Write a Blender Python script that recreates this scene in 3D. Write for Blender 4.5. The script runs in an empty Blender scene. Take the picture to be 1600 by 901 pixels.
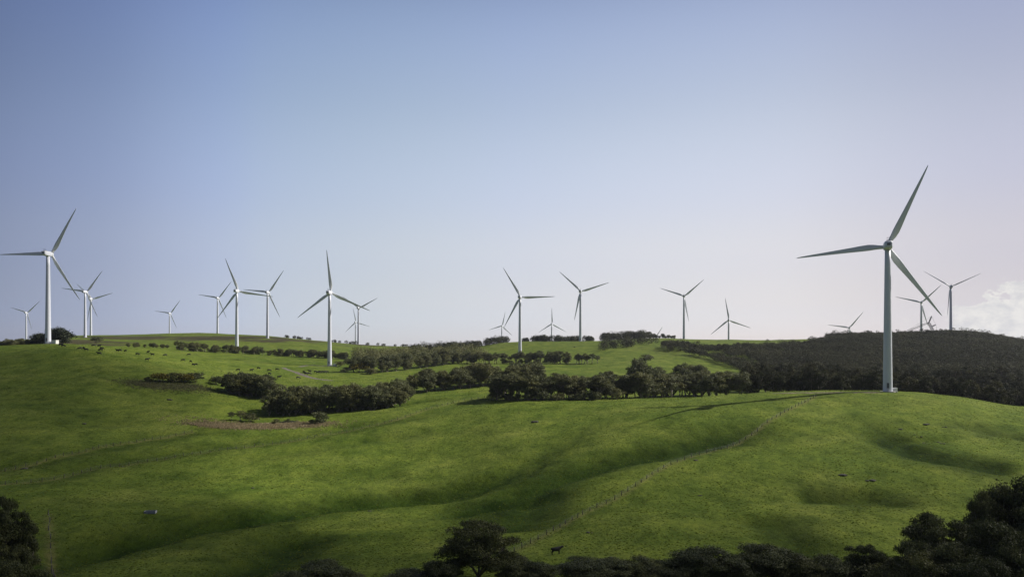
import bpy, math, random
import numpy as np
from mathutils import Vector, Matrix
random.seed(7); RNG = np.random.default_rng(7)
R = math.radians
sc = bpy.context.scene
col = sc.collection

# ------------------------------------------------------------------ camera
F = 1200.0; K = F / 2222.0; CX = 800.0; HY = 545.0; W, Hh = 1600, 901; CAMZ = 50.0
cam_d = bpy.data.cameras.new('camera'); cam = bpy.data.objects.new('camera', cam_d); col.objects.link(cam)
cam.location = (0, 0, CAMZ); cam.rotation_euler = (R(90), 0, 0)
cam_d.sensor_width = 36; cam_d.lens = F / W * 36; cam_d.shift_y = (HY - Hh / 2) / W
cam_d.clip_start = 1; cam_d.clip_end = 90000
sc.camera = cam

SUN_EL, SUN_AZ = 37.0, 72.0      # azimuth clockwise (to the right) of the view axis

# ------------------------------------------------------------------ terrain table: for each bearing, depth -> picture height of the ground
COLS = {
 -700: [(60,1200),(150,1150),(280,905),(350,835),(450,755),(600,668),(750,607),(900,565),(1095,543),(1300,543),(1600,548),(2200,545),(3000,536),(3600,537),(8000,545),(40000,547)],
 0: [(60,1600),(150,1230),(280,901),(350,838),(450,765),(600,680),(750,620),(900,572),(1000,549),(1095,540),(1200,541),(1400,543),(1800,541),(2400,536),(3000,534),(3600,538),(8000,545),(40000,547)],
 100: [(60,1600),(150,1230),(280,901),(350,840),(450,768),(600,688),(750,625),(900,573),(1000,547),(1095,537),(1200,538),(1400,541),(1700,535),(2160,526),(2400,524),(3000,527),(3600,535),(8000,545),(40000,547)],
 200: [(60,1600),(150,1230),(280,901),(350,845),(450,775),(600,700),(750,641),(850,602),(1000,563),(1200,543),(1300,540.5),(1500,541),(1800,534),(2200,527),(2600,523),(3000,527),(3600,535),(8000,545),(40000,547)],
 290: [(60,1600),(150,1230),(280,901),(350,848),(450,782),(600,707),(700,665),(800,628),(900,597),(1050,573),(1250,554),(1450,546),(1700,540),(2000,531),(2300,524),(2600,520),(3000,526),(3600,535),(8000,545),(40000,547)],
 400: [(60,1600),(150,1230),(280,901),(350,852),(450,790),(600,712),(700,671),(800,647),(900,620),(1050,592),(1300,566),(1650,549),(1900,539),(2130,526.5),(2300,525),(2600,524),(3000,530),(3600,538),(8000,545),(40000,547)],
 500: [(60,1600),(150,1230),(280,903),(350,855),(450,797),(600,715),(700,671),(780,650),(850,636),(950,614),(1100,592),(1345,571.5),(1600,557),(1900,543),(2200,534),(2400,532),(2700,533.5),(3300,537),(3800,540),(8000,545),(40000,547)],
 600: [(60,1600),(150,1230),(280,905),(350,858),(450,800),(600,718),(700,666),(780,642),(850,628),(950,612),(1050,600),(1200,586),(1400,571),(1700,556),(2100,545),(2600,540.5),(3300,541),(3800,542),(8000,545),(40000,547)],
 700: [(60,1600),(150,1230),(280,905),(350,858),(450,797),(520,752),(600,710),(700,660),(780,636),(860,622),(950,608),(1050,597),(1200,584),(1400,570),(1700,555),(2100,546),(2600,542),(3300,541.5),(3800,542),(8000,545),(40000,547)],
 800: [(60,1600),(150,1230),(280,901),(317,870),(400,806),(450,776),(520,728),(600,684),(680,651),(760,628),(850,616),(950,604),(1100,590),(1300,576),(1500,564),(1703,554),(1850,541),(1960,535),(2100,534),(2400,540),(3300,541),(8000,545),(40000,547)],
 900: [(60,1600),(150,1230),(280,901),(317,865),(400,801),(450,765),(520,716),(600,674),(680,643),(760,625),(850,617),(950,606),(1100,593),(1300,575),(1500,562),(1700,546),(1850,537),(1966,533),(2100,534),(2400,538),(3300,541),(8000,545),(40000,547)],
 1000: [(60,1600),(150,1230),(280,901),(317,860),(400,794),(450,752),(520,700),(600,655),(650,638.5),(700,628),(750,622.5),(850,619),(950,608),(1100,594),(1300,574),(1500,558),(1700,544),(1966,532),(2300,528.5),(2600,532),(3300,541),(8000,545),(40000,547)],
 1200: [(60,1600),(150,1230),(280,901),(317,858),(400,780),(450,735),(520,688),(600,637),(650,621),(700,614.5),(790,622),(850,623),(950,613),(1100,600),(1300,582),(1500,563),(1700,547),(1966,537),(2300,531.5),(2600,534),(3300,541),(8000,545),(40000,547)],
 1300: [(60,1600),(150,1230),(280,901),(317,856),(400,775),(450,728),(520,679),(600,635),(680,611.5),(720,610),(790,622),(850,627),(950,618),(1100,602),(1300,580),(1500,558),(1700,541),(1900,531),(2100,529),(2300,529),(2600,534),(3300,541),(8000,545),(40000,547)],
 1388: [(60,1600),(150,1230),(280,901),(317,855),(400,772),(450,724),(520,677),(600,632),(640,617),(675,610.5),(710,610.5),(790,626),(850,632),(950,622),(1100,604),(1300,580),(1500,556),(1700,538),(1900,529),(1990,527),(2300,530),(2600,536),(3300,541),(8000,545),(40000,547)],
 1490: [(60,1600),(150,1230),(280,903),(317,857),(400,768),(450,720),(520,674),(600,633),(640,620),(675,617),(710,620),(790,636),(850,640),(950,627),(1100,604),(1300,578),(1500,553),(1700,534),(1900,524.5),(1990,524),(2200,526),(2600,536),(3300,541),(8000,545),(40000,547)],
 1600: [(60,1600),(150,1230),(280,905),(317,860),(400,766),(450,717),(520,676),(600,646),(650,637.5),(700,639),(790,654),(850,654),(950,636),(1100,608),(1300,580),(1500,560),(1700,546),(1900,540),(2100,540),(2600,543),(3300,544),(8000,545),(40000,547)],
 2400: [(60,1600),(150,1230),(280,905),(317,860),(400,770),(450,725),(520,690),(600,668),(650,660),(700,655),(790,660),(850,654),(950,636),(1100,612),(1300,590),(1500,575),(1700,562),(1900,556),(2100,553),(2600,548),(3300,546),(8000,545),(40000,547)],
}
def pchip(xs, ys, xq):
    xs = np.array(xs, float); ys = np.array(ys, float); h = np.diff(xs); d = np.diff(ys) / h
    m = np.zeros(len(xs)); m[0] = d[0]; m[-1] = d[-1]
    for i in range(1, len(xs) - 1):
        if d[i-1] * d[i] > 0:
            w1 = 2*h[i] + h[i-1]; w2 = h[i] + 2*h[i-1]; m[i] = (w1 + w2) / (w1/d[i-1] + w2/d[i])
    i = np.clip(np.searchsorted(xs, xq) - 1, 0, len(xs) - 2); t = (xq - xs[i]) / h[i]
    return ((2*t**3-3*t**2+1)*ys[i] + (t**3-2*t**2+t)*h[i]*m[i] + (-2*t**3+3*t**2)*ys[i+1] + (t**3-t**2)*h[i]*m[i+1])
LD0, LD1, ND = math.log(60*K), math.log(40000*K), 900
LD = np.linspace(LD0, LD1, ND)
U0, U1, DU = -700, 2400, 10.0
US = np.arange(U0, U1 + 1, DU); NU = len(US)
ku = sorted(COLS); colz = []
for k in ku:
    d = K*np.array([p[0] for p in COLS[k]], float); y = np.array([p[1] for p in COLS[k]], float)
    colz.append(pchip(np.log(d), -(y - HY) / F * d, LD))
colz = np.array(colz)
TAB = np.array([pchip(ku, colz[:, j], US) for j in range(ND)]).T      # NU x ND
def blur(a, s, ax):
    r = int(3*s) + 1; k = np.exp(-0.5 * (np.arange(-r, r+1) / s)**2); k /= k.sum()
    p = [(0, 0), (0, 0)]; p[ax] = (r, r); b = np.pad(a, p, mode='edge')
    return np.apply_along_axis(lambda v: np.convolve(v, k, mode='valid'), ax, b)
TAB = blur(blur(TAB, 2.2, 0), 2.5, 1)

def hbase(x, y):
    x = np.asarray(x, float); y = np.asarray(y, float)
    d = np.clip(y, 60*K, 39999*K); u = np.clip(CX + F * x / d, U0, U1 - 1e-3)
    fi = (u - U0) / DU; i = np.clip(fi.astype(int), 0, NU - 2); fi = fi - i
    fj = (np.log(d) - LD0) / (LD1 - LD0) * (ND - 1); j = np.clip(fj.astype(int), 0, ND - 2); fj = fj - j
    return (TAB[i, j]*(1-fi)*(1-fj) + TAB[i+1, j]*fi*(1-fj) + TAB[i, j+1]*(1-fi)*fj + TAB[i+1, j+1]*fi*fj)

# smooth value noise on the plane
_perm = RNG.random((256, 256))
def vnoise(x, y):
    xi = np.floor(x).astype(int); yi = np.floor(y).astype(int); fx = x - xi; fy = y - yi
    fx = fx*fx*(3-2*fx); fy = fy*fy*(3-2*fy); a = _perm
    g = lambda i, j: a[(xi + i) & 255, (yi + j) & 255]
    return (g(0,0)*(1-fx)*(1-fy) + g(1,0)*fx*(1-fy) + g(0,1)*(1-fx)*fy + g(1,1)*fx*fy) * 2 - 1

DS = K*np.exp(np.linspace(math.log(120), math.log(7000), 2600))
def ground_at(px, py, dmin=120, fn=None):
    """the point of the ground seen at this bearing and height of the picture"""
    d = DS[DS >= dmin*K]; x = (px - CX) / F * d
    g = (fn or hbase)(x, d); ray = -(py - HY) / F * d
    below = np.nonzero(ray <= g)[0]
    k = below[0] if len(below) else int(np.argmin(ray - g))
    return float(x[k]), float(d[k])
def poly_world(pts, dmin=120, step=25):
    out = []
    for (a, b) in zip(pts[:-1], pts[1:]):
        n = max(1, int(math.hypot(b[0]-a[0], b[1]-a[1]) / step))
        for i in range(n): out.append((a[0] + (b[0]-a[0])*i/n, a[1] + (b[1]-a[1])*i/n))
    out.append(pts[-1])
    w = np.array([ground_at(p[0], p[1], dmin) for p in out])
    for _ in range(2):
        if len(w) > 3: w[1:-1] = (w[:-2] + 2*w[1:-1] + w[2:]) / 4
    return w
def seg_dist(x, y, w):
    """distance to a world polyline and fraction along it"""
    best = np.full(x.shape, 1e9); frac = np.zeros(x.shape); n = len(w) - 1
    for i in range(n):
        ax, ay = w[i]; dx, dy = w[i+1] - w[i]; L = dx*dx + dy*dy + 1e-9
        t = np.clip(((x-ax)*dx + (y-ay)*dy) / L, 0, 1)
        q = np.hypot(x - ax - t*dx, y - ay - t*dy); m = q < best
        best = np.where(m, q, best); frac = np.where(m, (i + t) / n, frac)
    return best, frac
# swales: (picture points, depth m, half width m)
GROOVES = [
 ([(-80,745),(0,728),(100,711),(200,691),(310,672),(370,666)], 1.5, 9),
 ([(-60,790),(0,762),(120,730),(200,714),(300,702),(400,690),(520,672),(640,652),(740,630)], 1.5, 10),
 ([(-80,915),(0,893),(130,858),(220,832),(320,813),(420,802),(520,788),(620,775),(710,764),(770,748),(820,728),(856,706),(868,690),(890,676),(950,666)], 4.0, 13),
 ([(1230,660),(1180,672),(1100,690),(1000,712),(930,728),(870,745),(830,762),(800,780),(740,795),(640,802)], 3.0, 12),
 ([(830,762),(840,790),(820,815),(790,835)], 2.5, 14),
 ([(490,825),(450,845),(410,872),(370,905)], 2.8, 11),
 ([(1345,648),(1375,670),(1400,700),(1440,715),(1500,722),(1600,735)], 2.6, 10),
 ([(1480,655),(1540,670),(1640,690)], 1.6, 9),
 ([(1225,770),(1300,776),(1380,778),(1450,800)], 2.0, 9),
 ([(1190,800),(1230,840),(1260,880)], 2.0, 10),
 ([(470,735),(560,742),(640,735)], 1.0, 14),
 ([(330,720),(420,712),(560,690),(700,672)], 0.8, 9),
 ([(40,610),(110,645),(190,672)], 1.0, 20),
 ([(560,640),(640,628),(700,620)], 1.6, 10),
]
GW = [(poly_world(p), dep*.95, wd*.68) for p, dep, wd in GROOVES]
def swale_shade(x, y):  # mask for damp grass and the slope shade painted along the swales
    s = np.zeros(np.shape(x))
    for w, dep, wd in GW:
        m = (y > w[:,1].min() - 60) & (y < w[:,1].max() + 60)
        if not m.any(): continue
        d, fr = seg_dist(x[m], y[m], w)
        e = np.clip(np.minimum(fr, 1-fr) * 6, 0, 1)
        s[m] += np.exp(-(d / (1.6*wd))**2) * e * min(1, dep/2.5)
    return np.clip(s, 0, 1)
# earth bench with a low scarp beside the rushes, rocky outcrop, soil slips: (pixel, depth, radius x, radius y)
PITS = [(1450,683,1.5,9,3.5),(1425,668,.8,7,3),(1330,772,.9,22,4),(165,585,.7,20,5)]
PW = [(ground_at(a, b), dp, rx, ry) for a, b, dp, rx, ry in PITS]
def height(x, y):
    x = np.atleast_1d(np.asarray(x, float)); y = np.atleast_1d(np.asarray(y, float))
    z = hbase(x, y)
    for w, dep, wd in GW:
        m = (y > w[:,1].min() - 60) & (y < w[:,1].max() + 60)
        if not m.any(): continue
        d, fr = seg_dist(x[m], y[m], w)
        e = np.clip(np.minimum(fr, 1-fr) * 5, 0, 1); e = e*e*(3-2*e)
        dd = d + 2.6 * vnoise(x[m]/15, y[m]/12) + 1.0 * vnoise(x[m]/5, y[m]/4)
        z[m] -= dep * np.exp(-(dd / wd)**2) * e
    for (c, dp, rx, ry) in PW:
        q = ((x-c[0])/rx)**2 + ((y-c[1])/ry)**2; z -= dp * np.exp(-q)
    near = np.clip((y - 60) / 80, 0, 1)
    z = z + near * (0.75*vnoise(x/61+3, y/46) + 0.36*vnoise(x/27, y/20+9) + 0.12*vnoise(x/9, y/8) + 0.05*vnoise(x/3.1, y/3.0))
    return z + CAMZ
def hz(x, y): return float(height(x, y)[0])
def pix(px, py, dmin=120):
    x, y = ground_at(px, py, dmin); return x, y, hz(x, y)

# ------------------------------------------------------------------ materials
def new_mat(name):
    m = bpy.data.materials.new(name); m.use_nodes = True; nt = m.node_tree; nt.nodes.clear()
    out = nt.nodes.new('ShaderNodeOutputMaterial'); return m, nt, out
def N(nt, t, **kw):
    n = nt.nodes.new(t)
    for k, v in kw.items():
        if k in n.inputs: n.inputs[k].default_value = v
        else: setattr(n, k, v)
    return n
def L(nt, a, b): nt.links.new(a, b)
def noise(nt, vec, scale, detail=4, rough=.55):
    n = N(nt, 'ShaderNodeTexNoise'); n.inputs['Scale'].default_value = scale; n.inputs['Detail'].default_value = detail; n.inputs['Roughness'].default_value = rough
    if vec is not None: L(nt, vec, n.inputs['Vector'])
    return n.outputs['Fac']
def ramp(nt, fac, stops, interp='LINEAR'):
    n = N(nt, 'ShaderNodeValToRGB'); cr = n.color_ramp; cr.interpolation = interp
    while len(cr.elements) < len(stops): cr.elements.new(.5)
    for e, (p, c) in zip(cr.elements, stops): e.position = p; e.color = (*c, 1) if len(c) == 3 else c
    L(nt, fac, n.inputs['Fac']); return n.outputs['Color']
def mix(nt, fac, a, b, blend='MIX'):
    n = N(nt, 'ShaderNodeMix', data_type='RGBA', blend_type=blend)
    for s, v in ((n.inputs[0], fac), (n.inputs[6], a), (n.inputs[7], b)):
        if isinstance(v, (int, float)): s.default_value = v
        elif isinstance(v, tuple): s.default_value = (*v, 1)
        else: L(nt, v, s)
    return n.outputs[2]
def attr(nt, name):
    n = N(nt, 'ShaderNodeAttribute'); n.attribute_name = name; return n.outputs['Fac']
def simple(name, c, rough=.6, var=.15, scale=2.0, metallic=0, spec=.5):
    m, nt, out = new_mat(name); b = N(nt, 'ShaderNodeBsdfPrincipled'); tc = N(nt, 'ShaderNodeTexCoord')
    f = noise(nt, tc.outputs['Object'], scale)
    c2 = ramp(nt, f, [(.3, tuple(v*(1-var) for v in c)), (.7, tuple(min(1, v*(1+var)) for v in c))])
    L(nt, c2, b.inputs['Base Color']); b.inputs['Roughness'].default_value = rough; b.inputs['Metallic'].default_value = metallic
    b.inputs['Specular IOR Level'].default_value = spec
    L(nt, b.outputs[0], out.inputs['Surface']); return m
GRASS_GAIN = 1.0
def grass_mat():
    m, nt, out = new_mat('pasture_grass'); b = N(nt, 'ShaderNodeBsdfPrincipled'); geo = N(nt, 'ShaderNodeNewGeometry')
    pos = geo.outputs['Position']
    mp = N(nt, 'ShaderNodeMapping'); mp.inputs['Scale'].default_value = (.75, .5, 1); L(nt, pos, mp.inputs['Vector'])
    big = noise(nt, pos, .006, 3, .5); mid = noise(nt, pos, .035, 5, .6); patch = noise(nt, mp.outputs[0], .16, 6, .65); fine = noise(nt, mp.outputs[0], .9, 6, .75); tiny = noise(nt, pos, 3.2, 3, .7)
    c1 = ramp(nt, big, [(.3, (.070,.112,.016)), (.7, (.116,.152,.026))])
    c2 = ramp(nt, mid, [(.3, (.066,.106,.015)), (.5, (.104,.140,.021)), (.74, (.160,.184,.042))])
    c = mix(nt, .55, c1, c2)
    c3 = ramp(nt, patch, [(.32, (.48,.55,.45)), (.5, (1,1,1)), (.7, (1.42,1.30,1.3))]); c = mix(nt, .85, c, c3, 'MULTIPLY')
    c4 = ramp(nt, fine, [(.30, (.42,.46,.40)), (.48, (1,1,1)), (.68, (1.5,1.42,1.35))]); c = mix(nt, .8, c, c4, 'MULTIPLY')
    c5 = ramp(nt, tiny, [(.3, (.5,.5,.45)), (.55, (1.2,1.2,1.15))]); c = mix(nt, .6, c, c5, 'MULTIPLY')
    # swales: lusher damp grass, plus slope shade painted into the colour
    c = mix(nt, attr(nt, 'wet_shade'), c, mix(nt, 1.0, c, (.20,.28,.20), 'MULTIPLY'))
    # dry seed heads along fence lines
    hn = noise(nt, pos, .5, 5, .7)
    dry = N(nt, 'ShaderNodeMath', operation='MULTIPLY'); L(nt, attr(nt, 'dry'), dry.inputs[0]); L(nt, ramp(nt, hn, [(.35,(0,0,0)),(.6,(1,1,1))]), dry.inputs[1])
    c = mix(nt, dry.outputs[0], c, (.19,.17,.07))
    heathc = ramp(nt, noise(nt, pos, .08, 6, .75), [(.3, (.030,.036,.014)), (.5, (.062,.056,.026)), (.7, (.105,.086,.045))])
    hm = N(nt, 'ShaderNodeMath', operation='MULTIPLY_ADD'); L(nt, attr(nt, 'heath'), hm.inputs[0]); hm.inputs[1].default_value = 2.0
    h2 = N(nt, 'ShaderNodeMath', operation='SUBTRACT'); L(nt, hm.outputs[0], h2.inputs[0]); L(nt, noise(nt, pos, .03, 6, .8), h2.inputs[1]); h2.use_clamp = True
    hm.inputs[2].default_value = 0
    h3 = ramp(nt, h2.outputs[0], [(.0,(0,0,0)),(.75,(1,1,1))])
    c = mix(nt, h3, c, heathc)
    L(nt, c, b.inputs['Base Color']); b.inputs['Roughness'].default_value = .95; b.inputs['Specular IOR Level'].default_value = .04
    
    bp = N(nt, 'ShaderNodeBump'); bp.inputs['Strength'].default_value = .85; bp.inputs['Distance'].default_value = .5
    s = N(nt, 'ShaderNodeMath', operation='MULTIPLY_ADD'); L(nt, fine, s.inputs[0]); s.inputs[1].default_value = .9; L(nt, patch, s.inputs[2])
    L(nt, s.outputs[0], bp.inputs['Height']); bp2 = N(nt, 'ShaderNodeBump'); bp2.inputs['Strength'].default_value = .8; bp2.inputs['Distance'].default_value = .16
    L(nt, tiny, bp2.inputs['Height']); L(nt, bp.outputs[0], bp2.inputs['Normal']); L(nt, bp2.outputs[0], b.inputs['Normal'])
    L(nt, b.outputs[0], out.inputs['Surface']); return m
def leaf_mat(name, dark, light, trans=.3, spec=.2):
    m, nt, out = new_mat(name); t = attr(nt, 'tint'); oi = N(nt, 'ShaderNodeObjectInfo')
    c = ramp(nt, t, [(0, dark), (.75, light), (1, tuple(v*1.35 for v in light))])
    c = mix(nt, .6, c, ramp(nt, oi.outputs['Random'], [(0, (.65,.7,.7)), (.5, (1,1,1)), (1, (1.35,1.2,.9))]), 'MULTIPLY')
    d = N(nt, 'ShaderNodeBsdfPrincipled'); L(nt, c, d.inputs['Base Color']); d.inputs['Roughness'].default_value = .6; d.inputs['Specular IOR Level'].default_value = spec
    tr = N(nt, 'ShaderNodeBsdfTranslucent'); L(nt, c, tr.inputs['Color'])
    mx = N(nt, 'ShaderNodeMixShader'); mx.inputs[0].default_value = trans; L(nt, d.outputs[0], mx.inputs[1]); L(nt, tr.outputs[0], mx.inputs[2])
    L(nt, mx.outputs[0], out.inputs['Surface']); return m
M = {}
M['grass'] = grass_mat()
M['gum'] = leaf_mat('gum_leaves', (.024,.031,.011), (.105,.118,.044), .25)
M['belt'] = leaf_mat('shelter_leaves', (.050,.058,.024), (.165,.175,.078), .28)
M['forest'] = leaf_mat('wood_leaves', (.018,.021,.010), (.080,.083,.044), .15, .03)
M['gorse'] = leaf_mat('gorse_leaves', (.03,.035,.008), (.20,.17,.02), .2)
M['cypress'] = leaf_mat('cypress_leaves', (.010,.016,.009), (.034,.044,.024), .15)
M['rush'] = leaf_mat('rush_stems', (.12,.10,.045), (.42,.33,.19), .2)
M['scrub'] = leaf_mat('scrub_stems', (.050,.070,.022), (.17,.155,.075), .2)
M['tuft'] = leaf_mat('grass_tufts', (.060,.095,.014), (.16,.19,.04), .4)
M['bark'] = simple('pale_bark', (.23,.20,.165), .9, .4, 3)
M['white'] = simple('turbine_white', (.66,.68,.76), .42, .015, .25)
M['blade'] = simple('blade_white', (.70,.72,.74), .38, .03, .2)
M['vent'] = simple('dark_vent', (.10,.105,.11), .6, .2, 3)
M['concrete'] = simple('concrete', (.42,.40,.37), .9, .15, 2)
M['cabinet'] = simple('cabinet_white', (.72,.72,.70), .5, .05, 2)
M['hide'] = simple('black_hide', (.008,.007,.006), .7, .3, 4)
M['post'] = simple('weathered_timber', (.06,.052,.043), .9, .3, 5)
M['wire'] = simple('fence_wire', (.25,.25,.25), .5, .1, 2, .6)
M['rock'] = simple('basalt_rock', (.048,.044,.036), .9, .5, 1.5)
M['trough'] = simple('grey_trough', (.22,.23,.26), .7, .2, 2)
M['cranesteel'] = simple('crane_steel', (.12,.12,.13), .55, .2, 1)
M['water'] = simple('pond_water', (.03,.04,.05), .08, .1, .3)
def earth_mat(name, a, b_, sc_=.5):
    m, nt, out = new_mat(name); b = N(nt, 'ShaderNodeBsdfPrincipled'); geo = N(nt, 'ShaderNodeNewGeometry')
    f = noise(nt, geo.outputs['Position'], sc_, 7, .75); L(nt, ramp(nt, f, [(.3, a), (.68, b_)]), b.inputs['Base Color'])
    b.inputs['Roughness'].default_value = .95; b.inputs['Specular IOR Level'].default_value = .1
    bp = N(nt, 'ShaderNodeBump'); bp.inputs['Distance'].default_value = .3; L(nt, f, bp.inputs['Height']); L(nt, bp.outputs[0], b.inputs['Normal'])
    L(nt, b.outputs[0], out.inputs['Surface']); return m
M['gravel'] = earth_mat('gravel_track', (.10,.095,.075), (.20,.18,.15))
M['pad'] = earth_mat('worn_pad', (.085,.095,.040), (.21,.17,.12), .25)
M['earth'] = earth_mat('bare_earth', (.12,.12,.05), (.36,.29,.19), .35)

# ------------------------------------------------------------------ mesh helpers
def tag(o, label=None, cat=None, group=None, kind=None):
    if label: o['label'] = label
    if cat: o['category'] = cat
    if group: o['group'] = group
    if kind: o['kind'] = kind
    return o
def empty(name, loc, rz=0):
    o = bpy.data.objects.new(name, None); col.objects.link(o); o.location = loc; o.rotation_euler = (0, 0, rz); o.empty_display_size = 1; return o
def mesh_np(name, V, Fq, mat, smooth=False, tint=None):
    V = np.asarray(V, np.float32); Fq = np.asarray(Fq, np.int32); me = bpy.data.meshes.new(name); k = Fq.shape[1]
    me.vertices.add(len(V)); me.vertices.foreach_set('co', V.ravel()); me.loops.add(Fq.size); me.loops.foreach_set('vertex_index', Fq.ravel())
    me.polygons.add(len(Fq)); me.polygons.foreach_set('loop_start', np.arange(0, Fq.size, k, dtype=np.int32)); me.polygons.foreach_set('loop_total', np.full(len(Fq), k, np.int32))
    if smooth: me.polygons.foreach_set('use_smooth', np.ones(len(Fq), bool))
    if tint is not None:
        a = me.attributes.new('tint', 'FLOAT', 'FACE'); a.data.foreach_set('value', np.asarray(tint, np.float32))
    me.materials.append(mat); me.update(calc_edges=True); return me
def obj(name, me, parent=None, loc=None):
    o = bpy.data.objects.new(name, me); col.objects.link(o)
    if parent: o.parent = parent
    if loc is not None: o.location = loc
    return o
class MB:
    def __init__(s): s.v = []; s.f = []; s.sm = []
    def add(s, vs, fs, smooth=False):
        b = len(s.v); s.v += [tuple(v) for v in vs]; s.f += [tuple(i + b for i in f) for f in fs]; s.sm += [smooth]*len(fs)
    def tube(s, pts, rads, n=8, cap=True, smooth=True):
        pts = [Vector(p) for p in pts]; rings = []
        for i, p in enumerate(pts):
            t = (pts[min(i+1, len(pts)-1)] - pts[max(i-1, 0)]).normalized()
            a = t.cross(Vector((0, 1, 0.01)) if abs(t.y) < .9 else Vector((1, 0, 0))).normalized(); b = t.cross(a)
            rings.append([p + (a*math.cos(2*math.pi*k/n) + b*math.sin(2*math.pi*k/n))*rads[i] for k in range(n)])
        vs = [v for r in rings for v in r]
        fs = [(i*n+k, i*n+(k+1)%n, (i+1)*n+(k+1)%n, (i+1)*n+k) for i in range(len(pts)-1) for k in range(n)]
        if cap: fs += [tuple(range(n))[::-1], tuple((len(pts)-1)*n+k for k in range(n))]
        s.add(vs, fs, smooth)
    def loft(s, rings, cap=True, smooth=True):
        n = len(rings[0]); vs = [v for r in rings for v in r]
        fs = [(i*n+k, i*n+(k+1)%n, (i+1)*n+(k+1)%n, (i+1)*n+k) for i in range(len(rings)-1) for k in range(n)]
        if cap: fs += [tuple(range(n))[::-1], tuple((len(rings)-1)*n+k for k in range(n))]
        s.add(vs, fs, smooth)
    def box(s, c, d, rz=0):
        x, y, z = (q/2 for q in d); m = Matrix.Rotation(rz, 3, 'Z')
        vs = [Vector(c) + m @ Vector((sx*x, sy*y, sz*z)) for sz in (-1,1) for sy in (-1,1) for sx in (-1,1)]
        s.add(vs, [(0,2,3,1),(4,5,7,6),(0,1,5,4),(2,6,7,3),(0,4,6,2),(1,3,7,5)])
    def build(s, name, mat, parent=None, loc=None):
        me = bpy.data.meshes.new(name); me.from_pydata(s.v, [], s.f); me.materials.append(mat)
        me.polygons.foreach_set('use_smooth', s.sm); me.update(); return obj(name, me, parent, loc)
def copy_tree(o, parent=None):
    c = o.copy(); col.objects.link(c); c.parent = parent
    for ch in list(o.children): copy_tree(ch, c)
    return c

# ------------------------------------------------------------------ ground
def build_ground():
    # bearings: dense inside the view, coarse outside; depths: log spaced
    uin = np.linspace(-120, 1720, 920); uo = np.array([120*1.22**k for k in range(1, 20)])
    u = np.concatenate([-120 - np.cumsum(uo)[::-1], uin, 1720 + np.cumsum(uo)])
    d = K*np.concatenate([np.array([-8000,-3000,-1000,-300,-100,0]), np.linspace(30, 200, 18)[:-1], np.exp(np.linspace(math.log(200), math.log(3600), 880)), np.exp(np.linspace(math.log(3700), math.log(12000), 40))])
    Ug, Dg = np.meshgrid(u, d); Ux = (Ug - CX) / F * np.maximum(Dg, 60*K)
    # behind the camera the fan is closed by a wide flat sheet
    X = Ux; Y = Dg
    Z = height(X.ravel(), Y.ravel()).reshape(X.shape)
    # lateral reach
    V = np.stack([X, Y, Z], -1).reshape(-1, 3); nu, nd = len(u), len(d)
    i = np.arange(nd-1)[:, None] * nu + np.arange(nu-1)[None, :]; i = i.ravel()
    Fq = np.stack([i, i+1, i+nu+1, i+nu], 1)
    me = mesh_np('pasture', V, Fq, M['grass'], True)
    x, y = V[:,0].astype(float), V[:,1].astype(float)
    me.attributes.new('wet_shade', 'FLOAT', 'POINT').data.foreach_set('value', swale_shade(x, y).astype(np.float32))
    dry = np.zeros(len(V))
    for w in FENCE_W:
        q, _ = seg_dist(x, y, w); dry = np.maximum(dry, np.exp(-(q/1.2)**2))
    me.attributes.new('dry', 'FLOAT', 'POINT').data.foreach_set('value', (dry*.6).astype(np.float32))
    uu = CX + F * x / np.maximum(y, 60*K); pyy = HY - F * (V[:,2] - CAMZ) / np.maximum(y, 60*K)
    he = np.zeros(len(V)); hn_ = vnoise(x/28, y/32) + .6*vnoise(x/9, y/11)
    for (u0, u1, d0, d1, s) in HEATH:
        cx_, rx = (u0+u1)/2, (u1-u0)/2; cd, rd = K*(d0+d1)/2, K*(d1-d0)/2
        he = np.maximum(he, s * np.clip(1.2 + .5*hn_ - ((uu-cx_)/rx)**2 - ((y-cd)/rd)**2, 0, 1))
    me.attributes.new('heath', 'FLOAT', 'POINT').data.foreach_set('value', he.astype(np.float32))
    o = obj('pasture', me); tag(o, kind='structure'); o['label'] = 'rolling green pasture covering the whole valley and hills'
    return V, Fq
# ranges of bearing (picture x) and depth where scrubby brown heath replaces grass
HEATH = [(60,560,1950,2330,.75),(-100,240,1500,1950,.8),(1180,1750,900,2150,1.0),(950,1180,1420,1900,.3),(520,760,1400,1600,.3),(205,350,820,865,.25),(-200,60,1200,1700,.9),(440,640,2250,2900,.7)]
FENCES_PX = [
 ([(792,868),(811,856),(838,843),(864,830),(889,815),(910,802),(932,791),(954,783),(973,773),(989,766),(1006,750),(1021,740),(1035,732),(1048,725),(1063,718),(1077,712),(1092,707),(1104,704),(1117,700),(1129,695),(1141,690),(1153,685),(1163,680),(1174,675),(1184,669),(1200,661),(1220,650),(1240,639),(1259,628),(1275,620)], 'post and wire fence climbing the near slope towards the large turbine'),
 ([(-30,764),(0,757),(48,748),(88,741),(123,732),(158,726),(265,711),(340,700),(400,691),(460,683),(545,668),(600,657),(640,648),(677,638),(710,630),(738,625),(768,621)], 'post and wire fence crossing the field from left edge to mid tree belt'),
 ([(-30,735),(40,720),(110,706),(158,695),(230,684),(300,672)], 'low post fence along the crease below the left hill'),
 ([(84,905),(80,870),(78,835),(76,806)], 'thin wire fence running straight away beside lower left trees'),
]
FENCE_W = [poly_world(p, step=12) for p, _ in FENCES_PX]
V, Fq = build_ground()
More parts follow.
